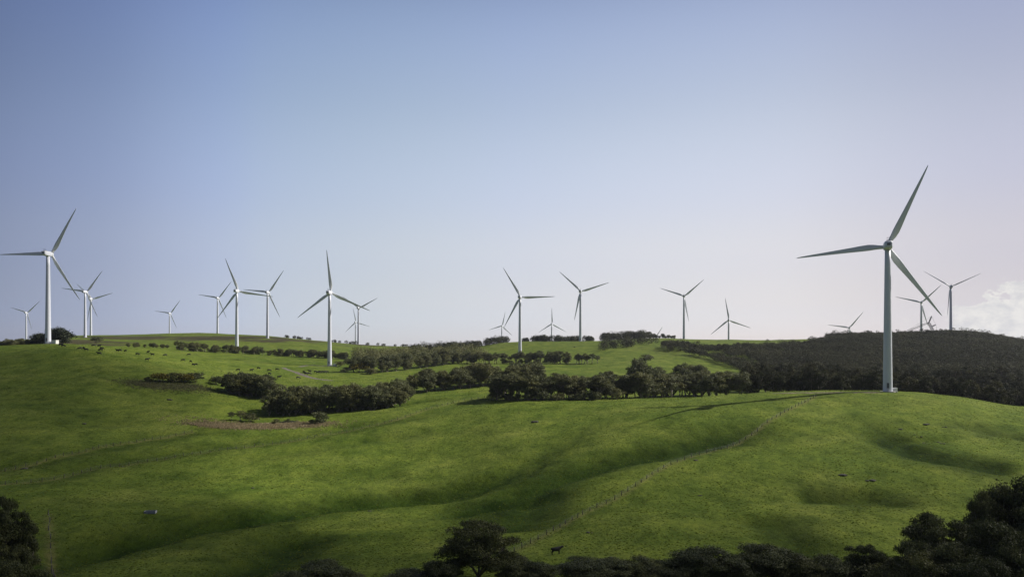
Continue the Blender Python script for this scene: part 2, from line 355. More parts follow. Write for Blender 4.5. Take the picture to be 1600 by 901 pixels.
def drape(name, mat, kind, label, fn, lift=.05):
    c = V[Fq].mean(1); m = fn(c[:,0].astype(float), c[:,1].astype(float)); f = Fq[m]
    if not len(f): print('EMPTY', name); return
    ids, inv = np.unique(f, return_inverse=True); v = V[ids].copy(); v[:,2] += lift
    o = obj(name, mesh_np(name, v, inv.reshape(f.shape), mat, True)); tag(o, kind=kind); o['label'] = label; return o
def near_line(w, r, wob=.6):
    def fn(x, y):
        q, _ = seg_dist(x, y, w); return q < r + wob*vnoise(x/2.3, y/2.3)
    return fn
def blob(px, py, rx, ry, dmin=120):
    c = ground_at(px, py, dmin)
    return lambda x, y: ((x-c[0])/rx)**2 + ((y-c[1])/(ry*K))**2 < 1 + .7*vnoise(x/5, y/3) + .4*vnoise(x/1.7, y/1.2)
tk = poly_world([(443,575),(452,577),(462,582),(475,587),(490,592),(515,595)], step=8)
drape('track', M['gravel'], 'structure', 'dark gravel track curving down the field left of the mid turbine', near_line(tk, 2.3))
tk2 = poly_world([(468,573),(480,570),(497,572),(512,572.5)], step=8)
drape('track', M['gravel'], 'structure', 'gravel access track at the foot of the mid turbine', near_line(tk2, 1.9))
tk3 = poly_world([(1215,617),(1250,616),(1290,615),(1330,614),(1368,613)], step=10)
drape('track', M['pad'], 'structure', 'brown worn access track leading to the large near turbine', near_line(tk3, 2.4, 1.2))
eb = [blob(392,664,13,9), blob(425,661,12,11), blob(462,663,11,8), blob(348,665,9,5), blob(438,667,14,4)]
drape('bare_earth', M['earth'], 'structure', 'brown eroded bank with dead reeds in the valley', lambda x, y: eb[0](x,y) | eb[1](x,y) | eb[2](x,y) | eb[3](x,y) | eb[4](x,y))
drape('water', M['water'], 'structure', 'sliver of still pond water behind the brown bank', blob(452,657,5,6), .12)

# ------------------------------------------------------------------ sky, sun
def set_world():
    w = bpy.data.worlds.new('World'); sc.world = w; w.use_nodes = True; nt = w.node_tree; nt.nodes.clear()
    out = N(nt, 'ShaderNodeOutputWorld'); bg = N(nt, 'ShaderNodeBackground')
    sky = N(nt, 'ShaderNodeTexSky'); sky.sky_type = 'NISHITA'; sky.sun_disc = False
    sky.sun_elevation = R(SUN_EL); sky.sun_rotation = R(SUN_AZ)
    sky.altitude = 0; sky.air_density = 1.0; sky.dust_density = .3; sky.ozone_density = 3.0
    bg.inputs['Strength'].default_value = .10
    c = sky.outputs[0]
    # distant cumulus bank low on the right, fixed to the compass
    tc = N(nt, 'ShaderNodeTexCoord'); sep = N(nt, 'ShaderNodeSeparateXYZ'); L(nt, tc.outputs['Generated'], sep.inputs[0])
    # haze whitens the air near the horizon; the sky is deeper away from the sun and overhead
    EL = [tuple(v/2.5 for v in q) for q in EL0]
    elr = ramp(nt, sep.outputs['Z'], [(0, EL[0]), (.055, EL[1]), (.12, EL[2]), (.20, EL[3]), (.29, EL[4]), (.41, EL[5]), (.62, EL[6]), (1, EL[7])], 'CARDINAL'); c = mix(nt, 1.0, c, elr, 'MULTIPLY'); c = mix(nt, 1.0, c, (2.5,2.5,2.5), 'MULTIPLY')
    aa = N(nt, 'ShaderNodeMath', operation='ARCTAN2'); L(nt, sep.outputs['X'], aa.inputs[0]); L(nt, sep.outputs['Y'], aa.inputs[1])
    am = N(nt, 'ShaderNodeMath', operation='MULTIPLY_ADD'); L(nt, aa.outputs[0], am.inputs[0]); am.inputs[1].default_value = 1/(2*math.pi); am.inputs[2].default_value = .5
    azr = ramp(nt, am.outputs[0], [(.5 + d/360, g) for d, g in AZG], 'CARDINAL'); c = mix(nt, 1.0, c, azr, 'MULTIPLY')
    az = N(nt, 'ShaderNodeMath', operation='DIVIDE'); L(nt, sep.outputs['X'], az.inputs[0]); L(nt, sep.outputs['Y'], az.inputs[1])
    el = N(nt, 'ShaderNodeMath', operation='DIVIDE'); L(nt, sep.outputs['Z'], el.inputs[0]); L(nt, sep.outputs['Y'], el.inputs[1])
    az0, el0 = az, el
    az = N(nt, 'ShaderNodeMath', operation='MULTIPLY'); L(nt, az0.outputs[0], az.inputs[0]); az.inputs[1].default_value = K
    el = N(nt, 'ShaderNodeMath', operation='MULTIPLY'); L(nt, el0.outputs[0], el.inputs[0]); el.inputs[1].default_value = K
    cmb = N(nt, 'ShaderNodeCombineXYZ'); L(nt, az.outputs[0], cmb.inputs[0]); L(nt, el.outputs[0], cmb.inputs[1])
    mp = N(nt, 'ShaderNodeMapping'); mp.inputs['Scale'].default_value = (1, 1.7, 1); L(nt, cmb.outputs[0], mp.inputs['Vector'])
    n1 = noise(nt, mp.outputs[0], 38, 10, .62); n2 = noise(nt, mp.outputs[0], 85, 6, .6)
    # top of the bank rises to the right: el_top = 0.6*(az-0.27)
    top = N(nt, 'ShaderNodeMapRange'); L(nt, az.outputs[0], top.inputs[0]); top.inputs[1].default_value = .27; top.inputs[2].default_value = .36; top.inputs[3].default_value = .008; top.inputs[4].default_value = .050
    d = N(nt, 'ShaderNodeMath', operation='SUBTRACT'); L(nt, top.outputs[0], d.inputs[0]); L(nt, el.outputs[0], d.inputs[1])
    nn = N(nt, 'ShaderNodeMath', operation='MULTIPLY_ADD'); L(nt, n1, nn.inputs[0]); nn.inputs[1].default_value = .10; nn.inputs[2].default_value = -.050
    s = N(nt, 'ShaderNodeMath', operation='ADD'); L(nt, d.outputs[0], s.inputs[0]); L(nt, nn.outputs[0], s.inputs[1])
    e = N(nt, 'ShaderNodeMapRange', interpolation_type='SMOOTHSTEP'); L(nt, s.outputs[0], e.inputs[0]); e.inputs[1].default_value = -.001; e.inputs[2].default_value = .0045
    front = N(nt, 'ShaderNodeMath', operation='GREATER_THAN'); L(nt, sep.outputs['Y'], front.inputs[0]); front.inputs[1].default_value = 0
    lim = N(nt, 'ShaderNodeMapRange', interpolation_type='SMOOTHSTEP'); L(nt, az.outputs[0], lim.inputs[0]); lim.inputs[1].default_value = .255; lim.inputs[2].default_value = .335
    f = N(nt, 'ShaderNodeMath', operation='MULTIPLY'); L(nt, e.outputs[0], f.inputs[0]); L(nt, lim.outputs[0], f.inputs[1])
    g = N(nt, 'ShaderNodeMath', operation='MULTIPLY'); L(nt, f.outputs[0], g.inputs[0]); L(nt, front.outputs[0], g.inputs[1])
    g2 = N(nt, 'ShaderNodeMath', operation='MULTIPLY'); L(nt, g.outputs[0], g2.inputs[0]); g2.inputs[1].default_value = .8
    cc = ramp(nt, n2, [(.36, (.80,.81,.84)), (.6, (1.04,1.03,1.0))]); cc = mix(nt, 1.0, cc, CLOUDC, 'MULTIPLY')
    c = mix(nt, g2.outputs[0], c, cc)
    L(nt, c, bg.inputs['Color']); L(nt, bg.outputs[0], out.inputs['Surface'])
CLOUDC = (7.1, 7.05, 6.9)
EL0 = [(1.02,1.06,1.50),(1.20,1.01,1.12),(1.66,1.20,1.05),(2.03,1.44,1.17),(2.12,1.54,1.21),(1.76,1.35,1.17),(.8,.66,.62),(.45,.42,.42)]
AZG = [(-180,(.27,.31,.40)),(-75,(.30,.34,.44)),(-34,(.435,.48,.62)),(-26,(.64,.69,.84)),(-18,(.87,.92,1.04)),(0,(1,.99,1.0)),(20,(.91,.86,.83)),(34,(.66,.62,.63)),(72,(.75,.7,.68)),(120,(.42,.42,.45)),(179.9,(.27,.31,.40))]; GS = 1.0
set_world()
sd = bpy.data.lights.new('sun', 'SUN'); so = bpy.data.objects.new('sun', sd); col.objects.link(so)
sd.energy = 4.8; sd.angle = R(.53); sd.color = (1, .95, .86)
S = Vector((math.sin(R(SUN_AZ))*math.cos(R(SUN_EL)), math.cos(R(SUN_AZ))*math.cos(R(SUN_EL)), math.sin(R(SUN_EL))))
so.rotation_euler = S.to_track_quat('Z', 'Y').to_euler(); so.location = (200, 300, 400)
sc.view_settings.view_transform = 'Standard'; sc.view_settings.look = 'None'; sc.view_settings.exposure = .25; sc.view_settings.gamma = 1

# ------------------------------------------------------------------ wind turbines
HUB, RAD = 69.0, 41.0; YAW = 17.0     # rotors face away from the camera, a little to the right
def blade_mesh():
    mb = MB(); n = 16; rings = []
    st = [(1.0,1.9,1.9,0,0),(2.2,1.9,1.85,0,0),(3.6,2.15,1.5,14,.0),(5.5,2.75,1.05,16,.1),(8.0,3.15,.78,13,.25),(11,2.95,.62,10,.2),(16,2.4,.48,7,.1),(22,1.9,.36,4.5,0),(28,1.45,.27,2.5,-.2),(34,1.02,.19,1,-.5),(38,.7,.12,0,-.8),(40.2,.4,.07,0,-.95),(41,.1,.03,0,-1.0)]
    for (r, c, t, tw, pb) in st:
        ring = []; k_round = max(0, 1 - (r-2.2)/3.5) if r > 2.2 else 1
        for i in range(n):
            a = 2*math.pi*i/n; ex = math.cos(a)*c/2; ez = math.sin(a)*t/2
            ax = math.cos(a)*c/2 + c*.18*(1-k_round); az_ = math.sin(a)*t/2*(1 if math.cos(a) < .2 else .55 + .45*k_round)
            x, z = ax, az_
            tw_ = R(tw + 4); xr = x*math.cos(tw_) - z*math.sin(tw_); zr = x*math.sin(tw_) + z*math.cos(tw_)
            ring.append((xr, zr - pb*1.0, r))
        rings.append(ring)
    mb.loft(rings); me = bpy.data.meshes.new('blade'); me.from_pydata(mb.v, [], mb.f); me.polygons.foreach_set('use_smooth', [True]*len(mb.f)); me.materials.append(M['blade']); me.update(); return me
def rrect(w, h, r, n=4):
    pts = []
    for (cx_, cy_, a0) in ((w/2-r, h/2-r, 0), (-w/2+r, h/2-r, 90), (-w/2+r, -h/2+r, 180), (w/2-r, -h/2+r, 270)):
        for k in range(n+1): a = R(a0 + 90*k/n); pts.append((cx_ + r*math.cos(a), cy_ + r*math.sin(a)))
    return pts
BLADE = blade_mesh()
def make_turbine():
    root = empty('wind_turbine', (0,0,0))
    t = MB(); hs = [0, .3, 12, 22, 33, 44, 52, 60, 67.2]
    rr = [2.12, 2.1, 1.96, 1.83, 1.70, 1.56, 1.46, 1.36, 1.25]
    t.tube([(0,0,h-1.5 if h == 0 else h) for h in hs], rr, 40)
    for h_, r_ in ((22,1.83),(44,1.56)): t.tube([(0,0,h_-.07),(0,0,h_+.07)], [r_+.035]*2, 40)
    tw = t.build('tower', M['white'], root)
    dm = MB(); dm.box((0, -2.09, 3.1), (1.0, .14, 2.3)); dm.box((0, -2.35, 1.9), (1.2, .8, .1))
    for k in range(6): dm.box((0, -2.75-.28*k, 1.7-.3*k), (1.1, .3, .06))
    dm.build('door', M['vent'], tw)
    f = MB(); f.tube([(0,0,-1.5),(0,0,.25)], [3.4,3.4], 32, smooth=False); f.build('foundation', M['concrete'], root)
    nb = MB(); rings = []
    for (y, w, h, zo) in ((-6.6,2.3,2.3,-.1),(-6.3,3.0,3.0,-.05),(-5.4,3.4,3.5,0),(0,3.6,3.7,0),(2.4,3.5,3.6,0),(3.0,3.0,3.0,0)):
        rings.append([(a, y, HUB + zo + b) for a, b in rrect(w, h, .7)][::-1])
    nb.loft(rings); nac = nb.build('nacelle', M['white'], root)
    v = MB(); v.box((0,-3.6,HUB+2.05), (1.6,1.6,.4)); v.build('roof_cooler', M['vent'], nac); v = MB(); v.box((0,-6.66,HUB+.1), (1.5,.1,1.1)); v.build('rear_grille', M['vent'], nac)
    a = MB(); a.tube([(-.6,-5,HUB+1.7),(-.6,-5,HUB+3.4)], [.06,.05], 6); a.tube([(.6,-5,HUB+1.7),(.6,-5,HUB+3.2)], [.06,.05], 6); a.box((0,-5,HUB+3.3),(1.6,.12,.12)); a.tube([(.9,-5,HUB+3.3),(.9,-5,HUB+3.6)],[.15,.15],8); a.build('wind_vane', M['vent'], nac)
    ro = empty('rotor_pivot', (0,0,0)); bpy.data.objects.remove(ro)
    h = MB(); h.loft([[(r*math.cos(2*math.pi*k/20), y, r*math.sin(2*math.pi*k/20)) for k in range(20)] for (y, r) in ((-1.3,1.35),(-1.1,1.65),(.6,1.6),(1.4,1.2),(2.0,.6),(2.2,.08))])
    hub = h.build('rotor', M['blade'], root, (0, 4.3, HUB+.25)); hub.rotation_mode = 'XYZ'
    for k in range(3):
        b = obj('blade', BLADE, hub); b.rotation_euler = (0, R(120*k), 0)
    return root
# label, hub px, hub py, picture height of the tower (69 m), blade angle (deg ccw from right, seen from the camera)
def ang(hx, hy, tip, ph):
    return math.degrees(math.atan2(hy - tip[1], (tip[0]-hx)/ph))
TURB = [
 ('tall white wind turbine on the left hill crest beside a white cabinet', 75,397,140,(110,326)),
 ('small distant wind turbine at the far left edge behind dark scrub', 41,486,46,(58,468)),
 ('mid-sized wind turbine with its tower just left of a fainter overlapping one', 133,455,71,(156,421)),
 ('smaller wind turbine partly hidden behind its neighbour, right of the left hill turbine', 142,465,58,(170,456)),
 ('small lone wind turbine standing behind the bare far left ridge', 265,491,44,(279,471)),
 ('distant wind turbine on the ridge top, left of a cluster of three', 340,463,57,(358,439)),
 ('wind turbine whose tower foot stands in front of the long row of shelter trees', 370,457,93,(352,407)),
 ('wind turbine on the far grassy ridge right of the shelter row turbine', 418,453,72,(441,419)),
 ('large wind turbine standing by a white cabinet and curved gravel track', 515,457,114,(509,389)),
 ('wind turbine just right of the track turbine, one blade hidden behind its tower', 560,480,57,(587,465.5)),
 ('smallest wind turbine overlapped by the tower of its right neighbour', 555.5,498,38.5,(540,513)),
 ('wind turbine rising from behind the small grove in the middle of the valley', 812.5,462.5,91,(786,417)),
 ('tiny faint wind turbine left of the grove turbine behind the dark wood', 784,509,38,(789,488)),
 ('small wind turbine with one blade straight up behind the hilltop trees', 862,506,43,(861.7,480)),
 ('wind turbine on the crest of the central green hill', 907,455,78,(875,425)),
 ('wind turbine on the grassy ridge with one blade hanging beside its tower', 1068.7,461,67,(1100,434.5)),
 ('wind turbine half sunk behind the grassy ridge with one blade nearly upright', 1138.5,500,60,(1133,465.5)),
 ('wind turbine of which only a blade tip shows above the hilltop trees', 1019,535,48,(1034.7,510)),
 ('low wind turbine peeping over the left shoulder of the wooded hill', 1327,512,53,(1346,488.6)),
 ('largest and nearest wind turbine, standing on the green knoll', 1387,383,227.5,(1443.5,261)),
 ('wind turbine behind the crane on the wooded hill', 1439.5,472.6,64,(1466,446.7)),
 ('wind turbine on top of the wooded hill right of the crane', 1485.7,444.7,77,(1526,425.6)),
]
T0 = make_turbine(); TPOS = []
for i, (lab, hx, hy, h, tip) in enumerate(TURB):
    o = T0 if i == 0 else copy_tree(T0)
    D = F * HUB / h; x = (hx - CX) / F * D; zb = CAMZ + (HY - hy) / F * D - HUB
    g = hz(x, D); brg = math.degrees(math.atan2(hx - CX, F)); yaw = 12 + .4*brg + random.uniform(-3, 3)
    # keep the hub where it is seen, let the tower foot meet the ground
    z = min(zb, g) if i != 17 else zb
    if abs(zb - g) < 4: z = g
    print('turbine', i, round(D), 'base', round(zb, 1), 'ground', round(g, 1), 'hidden' if zb < g - 4 else '')
    o.location = (x, D, max(z, g - 3) if abs(zb-g) < 6 else z); o.rotation_euler = (0, 0, -R(yaw)); TPOS.append((x, D, z))
    view = math.degrees(math.atan2(x, D)); ph = math.cos(R(yaw - view))
    a = ang(hx, hy, tip, ph)
    rot = [c for c in o.children if c.name.startswith('rotor')][0]
    rot.rotation_euler = (R(4), R(90 - a), 0)
    if i == 21:
        for b_ in rot.children: b_.scale = (.55, .8, 1)
    tag(o, lab, 'wind turbine', 'white three-bladed wind turbines across the hills')
# transformer cabinets
def cabinet(px, py, s, label, dmin=120, off=None):
    x, y = ground_at(px, py, dmin) if off is None else off
    r = empty('transformer_cabinet', (x, y, hz(x, y)), R(-12)); b = MB(); b.box((0,0,1.1*s), (3.0*s,2.4*s,2.2*s)); b.build('body', M['cabinet'], r)
    c = MB(); c.box((0,0,2.26*s), (3.2*s,2.6*s,.12)); c.build('roof', M['cabinet'], r)
    for k in (-1, 1):
        d = MB(); d.box((.72*k*s, -1.22*s, 1.05*s), (1.3*s,.05,1.8*s)); d.build('door', M['cabinet'], r)
    p = MB(); p.box((0,0,-.2), (3.8*s,3.2*s,.6)); p.build('plinth', M['concrete'], r)
    tag(r, label, 'cabinet', 'white transformer cabinets beside turbine feet')
cabinet(0,0,1.25,'white transformer cabinet right of the left hill turbine foot', off=(TPOS[0][0]+5.6, TPOS[0][1]))
cabinet(0,0,1.0,'white transformer cabinet beside the turbine at the gravel track', off=(TPOS[8][0]+5.2, TPOS[8][1]))
cabinet(0,0,.8,'small white cabinet at the foot of the nearest turbine', off=(TPOS[19][0]+3.6, TPOS[19][1]+1))
cabinet(0,0,.9,'tiny pale cabinet beside the turbine on the central green hill', off=(TPOS[14][0]+4.5, TPOS[14][1]))

# ------------------------------------------------------------------ trees
def clump_quads(cs, rs, n, size, rng, flat=.75):
    """leaf faces spread through clumps: centres cs, radii rs"""
    cs = np.asarray(cs, float); rs = np.asarray(rs, float); w = rs**2; w = w / w.sum(); idx = rng.choice(len(cs), n, p=w)
    d = rng.normal(size=(n, 3)); d /= np.linalg.norm(d, axis=1)[:, None]; low = d[:,2] < -.25; d[low, 2] *= -.6
    d /= np.linalg.norm(d, axis=1)[:, None]
    rad = rs[idx] * (1 - .55 * rng.random(n)**2.2) * (1 + .18*rng.normal(size=n))
    p = cs[idx] + d * rad[:, None] * np.array([1, 1, flat])
    nrm = d + .75 * rng.normal(size=(n, 3)); nrm /= np.linalg.norm(nrm, axis=1)[:, None]
    a = np.cross(nrm, rng.normal(size=(n, 3))); a /= np.linalg.norm(a, axis=1)[:, None]; b = np.cross(nrm, a)
    s = size * (.55 + .9*rng.random(n)); a *= s[:, None]; b *= (s * (.5 + .4*rng.random(n)))[:, None]
    V_ = np.stack([p - a*.5, p - b*.5 + a*.1, p + a*.5, p + b*.5 - a*.1], 1).reshape(-1, 3)
    ct = rng.random(len(cs)); tint = np.clip(.25 + .45*ct[idx] + .3*rng.normal(size=n)*.6, 0, 1)
    return V_, np.arange(4*n).reshape(-1, 4), tint
def make_tree(name, seed, h, w, nl, leaf, mat, base=.32, nclump=22, open_=.0, cr=(.13,.24), lean=.06, flat=.7, top=.6):
    rng = np.random.default_rng(seed); rnd = random.Random(seed)
    root = empty(name, (0,0,0)); tm = MB()
    r0 = h*.028 + .06; fork = h*base*rnd.uniform(.8, 1.1); lx, ly = rnd.uniform(-lean, lean)*h, rnd.uniform(-lean, lean)*h
    tm.tube([(0,0,-.5),(lx*.3,ly*.3,fork*.5),(lx,ly,fork)], [r0*1.35, r0, r0*.8], 7)
    cs, rs = [], []; zc = h*(base + 1)/2; hh = h*(1-base)/2
    tries = 0
    while len(cs) < nclump and tries < 4000:
        tries += 1
        d = rng.normal(size=3); d /= np.linalg.norm(d); d[2] = abs(d[2]) * (1 if rnd.random() < top else -.95)
        rr = rnd.uniform(.55, .9) if rnd.random() < .75 else rnd.uniform(.1, .5)
        r = rnd.uniform(*cr) * w
        c = np.array([lx + d[0]*w/2*rr, ly + d[1]*w/2*rr, zc + d[2]*hh*rr*.95])
        c[2] = min(c[2], h - r*flat)
        if all(np.linalg.norm(c - q) > (r + s_) * (.42 + open_) for q, s_ in zip(cs, rs)): cs.append(c); rs.append(r)
    limbs = []
    for k in range(min(7, len(cs))):
        c = cs[k]; m = ((lx + c[0])/2 + rnd.uniform(-.05,.05)*w, (ly + c[1])/2, fork + (c[2]-fork)*.4)
        tm.tube([(lx,ly,fork*.97), m, tuple(c)], [r0*.55, r0*.34, r0*.12], 5); limbs.append((m, r0*.3))
    for c in cs[7:]:
        m, rr = min(limbs, key=lambda q: sum((a-b)**2 for a, b in zip(q[0], c)))
        tm.tube([m, tuple((np.array(m)*.5 + c*.5) + np.array([0,0,-.03*h])), tuple(c)], [rr*.7, rr*.45, rr*.2], 4)
    tm.build('trunk', M['bark'], root)
    v, f, t = clump_quads(cs, rs, nl, leaf, rng, flat)
    obj('crown', mesh_np('crown', v, f, mat, False, t), root)
    return root
PROTO = {}
PROTO['gum'] = [make_tree('gum_tree', 11+k, 14, 15, 36000, .27, M['gum'], .07, 56, .07, (.08,.14), flat=.65, top=.62) for k in range(4)]
PROTO['dense'] = [make_tree('gum_tree', 31+k, 13, 11, 30000, .29, M['gum'], .06, 46, .0, (.11,.19), flat=.85, top=.6) for k in range(4)]
PROTO['mid'] = [make_tree('shelter_tree', 51+k, 12, 11, 6500, .5, M['belt'], .05, 38, .0, (.10,.19), flat=.95, top=.52, lean=.09) for k in range(8)]
PROTO['open'] = [make_tree('slender_tree', 71+k, 12, 10, 3600, .45, M['belt'], .32, 24, .03, (.10,.18), flat=.75, top=.62) for k in range(5)]
PROTO['dark'] = [make_tree('forest_edge_tree', 91+k, 17, 11, 6000, .6, M['forest'], .04, 34, .0, (.11,.20), flat=1.0, top=.5) for k in range(4)]
PROTO['bush'] = [make_tree('bush', 111+k, 5, 7, 1500, .5, M['belt'], .03, 14, .0, (.16,.26), flat=.8) for k in range(3)]
PROTO['gorse'] = [make_tree('gorse_bush', 121+k, 4, 6.5, 1500, .45, M['gorse'], .03, 14, .0, (.16,.26), flat=.8) for k in range(2)]
PROTO['cypress'] = [make_tree('cypress_tree', 131+k, 14, 17, 6500, .8, M['cypress'], .04, 40, -.1, (.15,.24), flat=.85) for k in range(2)]
KN = {'gum':('gum_tree',14), 'dense':('gum_tree',13), 'mid':('shelter_tree',12), 'open':('shelter_tree',12), 'dark':('forest_edge_tree',17), 'bush':('bush',5), 'gorse':('gorse_bush',4), 'cypress':('cypress_tree',14)}
USED = set(); NT = 0
def place(kind, x, y, h, label, cat='tree', group=None, wide=1.0, var=None):
    global NT
    ps = PROTO[kind]; p = ps[var if var is not None else random.randrange(len(ps))]
    if p.name in USED: o = copy_tree(p)
    else: o = p; USED.add(p.name)
    s = h / KN[kind][1]; o.location = (x, y, hz(x, y)); o.scale = (s*wide, s*wide, s); o.rotation_euler = (0, 0, random.uniform(0, 6.28))
    tag(o, label, cat, group); NT += 1; return o
def belt(kinds, line, n, h, label, group, jx=3, rows=1, rowgap=8, dmin=120, cat='tree', wide=1.0):
    w = poly_world(line, dmin, 10); seg = np.hypot(*(w[1:]-w[:-1]).T); cum = np.concatenate([[0], np.cumsum(seg)])
    for r_ in range(rows):
        for k in range(n):
            t = (k + .5 + random.uniform(-.35, .35)) / n * cum[-1]; i = min(len(seg)-1, int(np.searchsorted(cum, t) - 1)); i = max(i, 0)
            q = w[i] + (w[i+1]-w[i]) * (t-cum[i]) / max(seg[i], 1e-6)
            hh = h * random.choice([random.uniform(.6, .85), random.uniform(.85, 1.1), random.uniform(1.0, 1.25)])
            place(random.choice(kinds), q[0] + random.uniform(-jx, jx), q[1] + r_*rowgap*K + random.uniform(-jx, jx)*.7, hh, label, cat, group, wide*random.uniform(.9, 1.15))

# bottom edge: (picture x of the crown, picture y of its top, depth, kind, width factor, label)
FG = [
 (742,812,272,'gum',1.16,0,'large spreading gum tree with gaps in its crown at the bottom centre'),
 (497,876,262,'dense',1.15,1,'low dome-shaped treetop left of the large spreading gum tree'),
 (455,889,255,'dense',.8,0,'small treetop at the left end of the bottom row'),
 (540,893,258,'dense',.7,2,'narrow low treetop just right of the dome-shaped one'),
 (645,892,262,'dense',.9,3,'barely visible low treetop left of the spreading gum tree'),
 (690,872,258,'dense',.7,0,'dark bushy tree at the foot of the spreading gum, left side'),
 (800,868,262,'dense',.8,1,'dark bushy tree at the foot of the spreading gum, right side'),
 (838,875,262,'dense',.85,2,'dark rounded treetop left of the lone black cow'),
 (912,872,268,'dense',1.1,3,'broad olive treetop directly below the lone black cow'),
 (962,873,268,'dense',1.0,1,'olive treetop just right of the one below the lone cow'),
 (1003,870,266,'dense',.85,0,'pointed dark treetop midway along the bottom row'),
 (1050,878,262,'dense',.9,2,'low treetop left of the tall rounded one in the bottom row'),
 (1098,857,266,'dense',1.15,3,'tall rounded olive treetop in the middle of the bottom row'),
 (1145,864,264,'dense',.9,1,'slightly lower treetop touching the tall rounded one'),
 (1200,849,268,'dense',1.2,0,'broad dark dome, highest of the bottom row before the right cluster'),
 (1262,866,262,'dense',1.0,2,'flat treetop right of the broad dark dome'),
 (1310,869,260,'dense',.95,3,'low treetop below the small forked tree'),
 (1355,842,262,'gum',.62,1,'small forked dark tree standing above the bottom row'),
 (1392,872,250,'dense',1.1,0,'olive treetop in front of the small forked tree'),
 (1470,788,262,'gum',1.0,2,'wide-spreading dark gum tree at the left end of the right cluster'),
 (1425,840,250,'gum',.7,3,'low leaning dark tree below the wide-spreading gum'),
 (1532,765,270,'gum',.62,0,'slim dark tree rising behind the wide-spreading gum'),
 (1560,752,275,'dense',1.0,1,'tall dark tree near the right edge against the grass'),
 (1597,742,272,'dense',1.1,2,'tallest dark tree at the right edge of the view'),
 (1555,808,245,'dense',1.0,3,'rounded olive tree in front of the right cluster'),
 (1500,838,240,'dense',1.1,0,'dark tree filling the gap under the wide-spreading gum'),
 (1450,862,235,'dense',1.1,1,'dark treetop at the bottom of the right cluster, left side'),
 (1590,838,235,'dense',1.1,2,'dark treetop in the bottom right corner'),
 (1530,872,225,'dense',1.1,3,'dark treetop at the bottom of the right cluster, middle'),
 (1640,770,255,'dense',1.2,0,'dark tree cut off by the right edge'),
 (4,760,262,'gum',.62,1,'tall gum tree at the left edge above the lower left thicket'),
 (-38,790,255,'gum',.9,3,'gum tree cut off by the left edge'),
 (36,806,262,'dense',.5,2,'dark bushy tree right of the left edge gum tree'),
 (20,846,255,'dense',.5,0,'dark shrubby tree below the left edge gum tree'),
 (50,882,240,'dense',.65,1,'dark treetop in the bottom left corner beside the wire fence'),
 (5,872,235,'dense',.8,3,'dark treetop filling the bottom left corner'),
]
for (px, top, D, kind, wd, var, lab) in FG:
    D0 = D; D = D*K; x = (px - CX) / F * D; g = hz(x, D); zt = CAMZ + (HY - top) / F * D; h = max(3.0, zt - g)
    o = place(kind, x, D, h, lab, 'tree', 'dark foreground trees', 1, var)
    s = (D0/272) * (15 if kind == 'gum' else 11) * wd / (15 if kind == 'gum' else 11); o.scale = (s, s, h / KN[kind][1])

MIDG = 'trees of the valley shelter belts'
# valley clump left
belt(['mid'], [(360,613),(385,617),(420,622)], 13, 11.5, 'olive tree in the left arm of the valley clump', 'left valley clump trees', 4, 2, 12, wide=1.1)
belt(['mid'], [(418,648),(440,648),(480,645),(520,643),(560,639),(600,634),(632,628)], 20, 12.8, 'olive tree in the dense valley clump above the brown bank', 'dense valley clump trees', 4, 3, 14)
belt(['mid'], [(648,614),(680,611),(720,606),(760,602),(800,600),(850,597)], 21, 13.6, 'tree in the long belt slanting up behind the valley clump', 'slanting belt trees', 4, 2, 16)
belt(['mid','open','open'], [(772,625),(810,625),(850,624),(900,622),(948,622)], 20, 12, 'open tree with bare trunks in the belt along the near field edge', 'near field edge trees', 3, 2, 10)
belt(['bush'], [(770,625),(800,626),(850,625),(940,623)], 16, 4.5, 'low dark bush under the open trees of the near field edge', 'bushes under the near field edge trees', 2, cat='bush')
belt(['mid','open'], [(950,620),(1000,621),(1060,620),(1110,618)], 18, 13.5, 'olive tree in the belt between the open trees and the dark hedge', 'mid belt trees', 3, 2, 12)
belt(['mid'], [(985,600),(1020,601),(1060,600),(1100,600)], 9, 16, 'round-topped tree standing above the mid belt', 'round-topped trees above the mid belt', 5, dmin=830)
belt(['mid'], [(930,597),(945,598),(962,597)], 5, 8, 'rounded bush-like tree in the small clump on the light green field', 'small clump on the light green field', 3, dmin=830)
w_h = [(1110,616),(1180,613),(1240,612),(1300,612)]
for k in range(34):
    px = 1105 + k*16; D = K*(800 + random.uniform(-12, 12)); x = (px - CX)/F*D
    place('mid' if k < 4 else 'dark', x, D, random.uniform(14, 17.5) + (1.5 if px > 1350 else 0), 'dark tree in the long hedge behind the green knoll', 'tree', 'hedge trees behind the green knoll', 1.0)
for k in range(40):
    px = 1170 + k*13; D = K*(930 + random.uniform(-25, 25)); x = (px - CX)/F*D
    place('dark', x, D, random.uniform(15, 22), 'tall dark tree at the foot of the wooded hill', 'tree', 'dark trees at the foot of the wooded hill', 1.0)
for k in range(34):
    px = 1190 + k*15; D = K*(1060 + random.uniform(-30, 30)); x = (px - CX)/F*D
    place('dark', x, D, random.uniform(15, 21), 'tall dark tree at the foot of the wooded hill', 'tree', 'dark trees at the foot of the wooded hill', 1.0)
# small grove and its neighbour
belt(['open'], [(785,567),(820,567),(870,567),(935,567)], 34, 11, 'flat-topped tree with pale trunk in the small mid grove', 'mid grove trees', 4, 1, 8, cat='tree')
belt(['bush'], [(783,567),(830,568),(890,567)], 14, 5, 'dark bush under the flat-topped grove trees', 'bushes under the mid grove', 3, cat='bush')
belt(['open','mid'], [(700,567),(730,568),(775,568)], 9, 11, 'tree in the short row left of the small mid grove', 'short row left of the mid grove', 4, 2, 14)
# wood left of centre
belt(['mid'], [(552,582),(590,582),(640,577),(700,568)], 19, 15, 'tree in the front rank of the central wood', 'front rank of the central wood', 5)
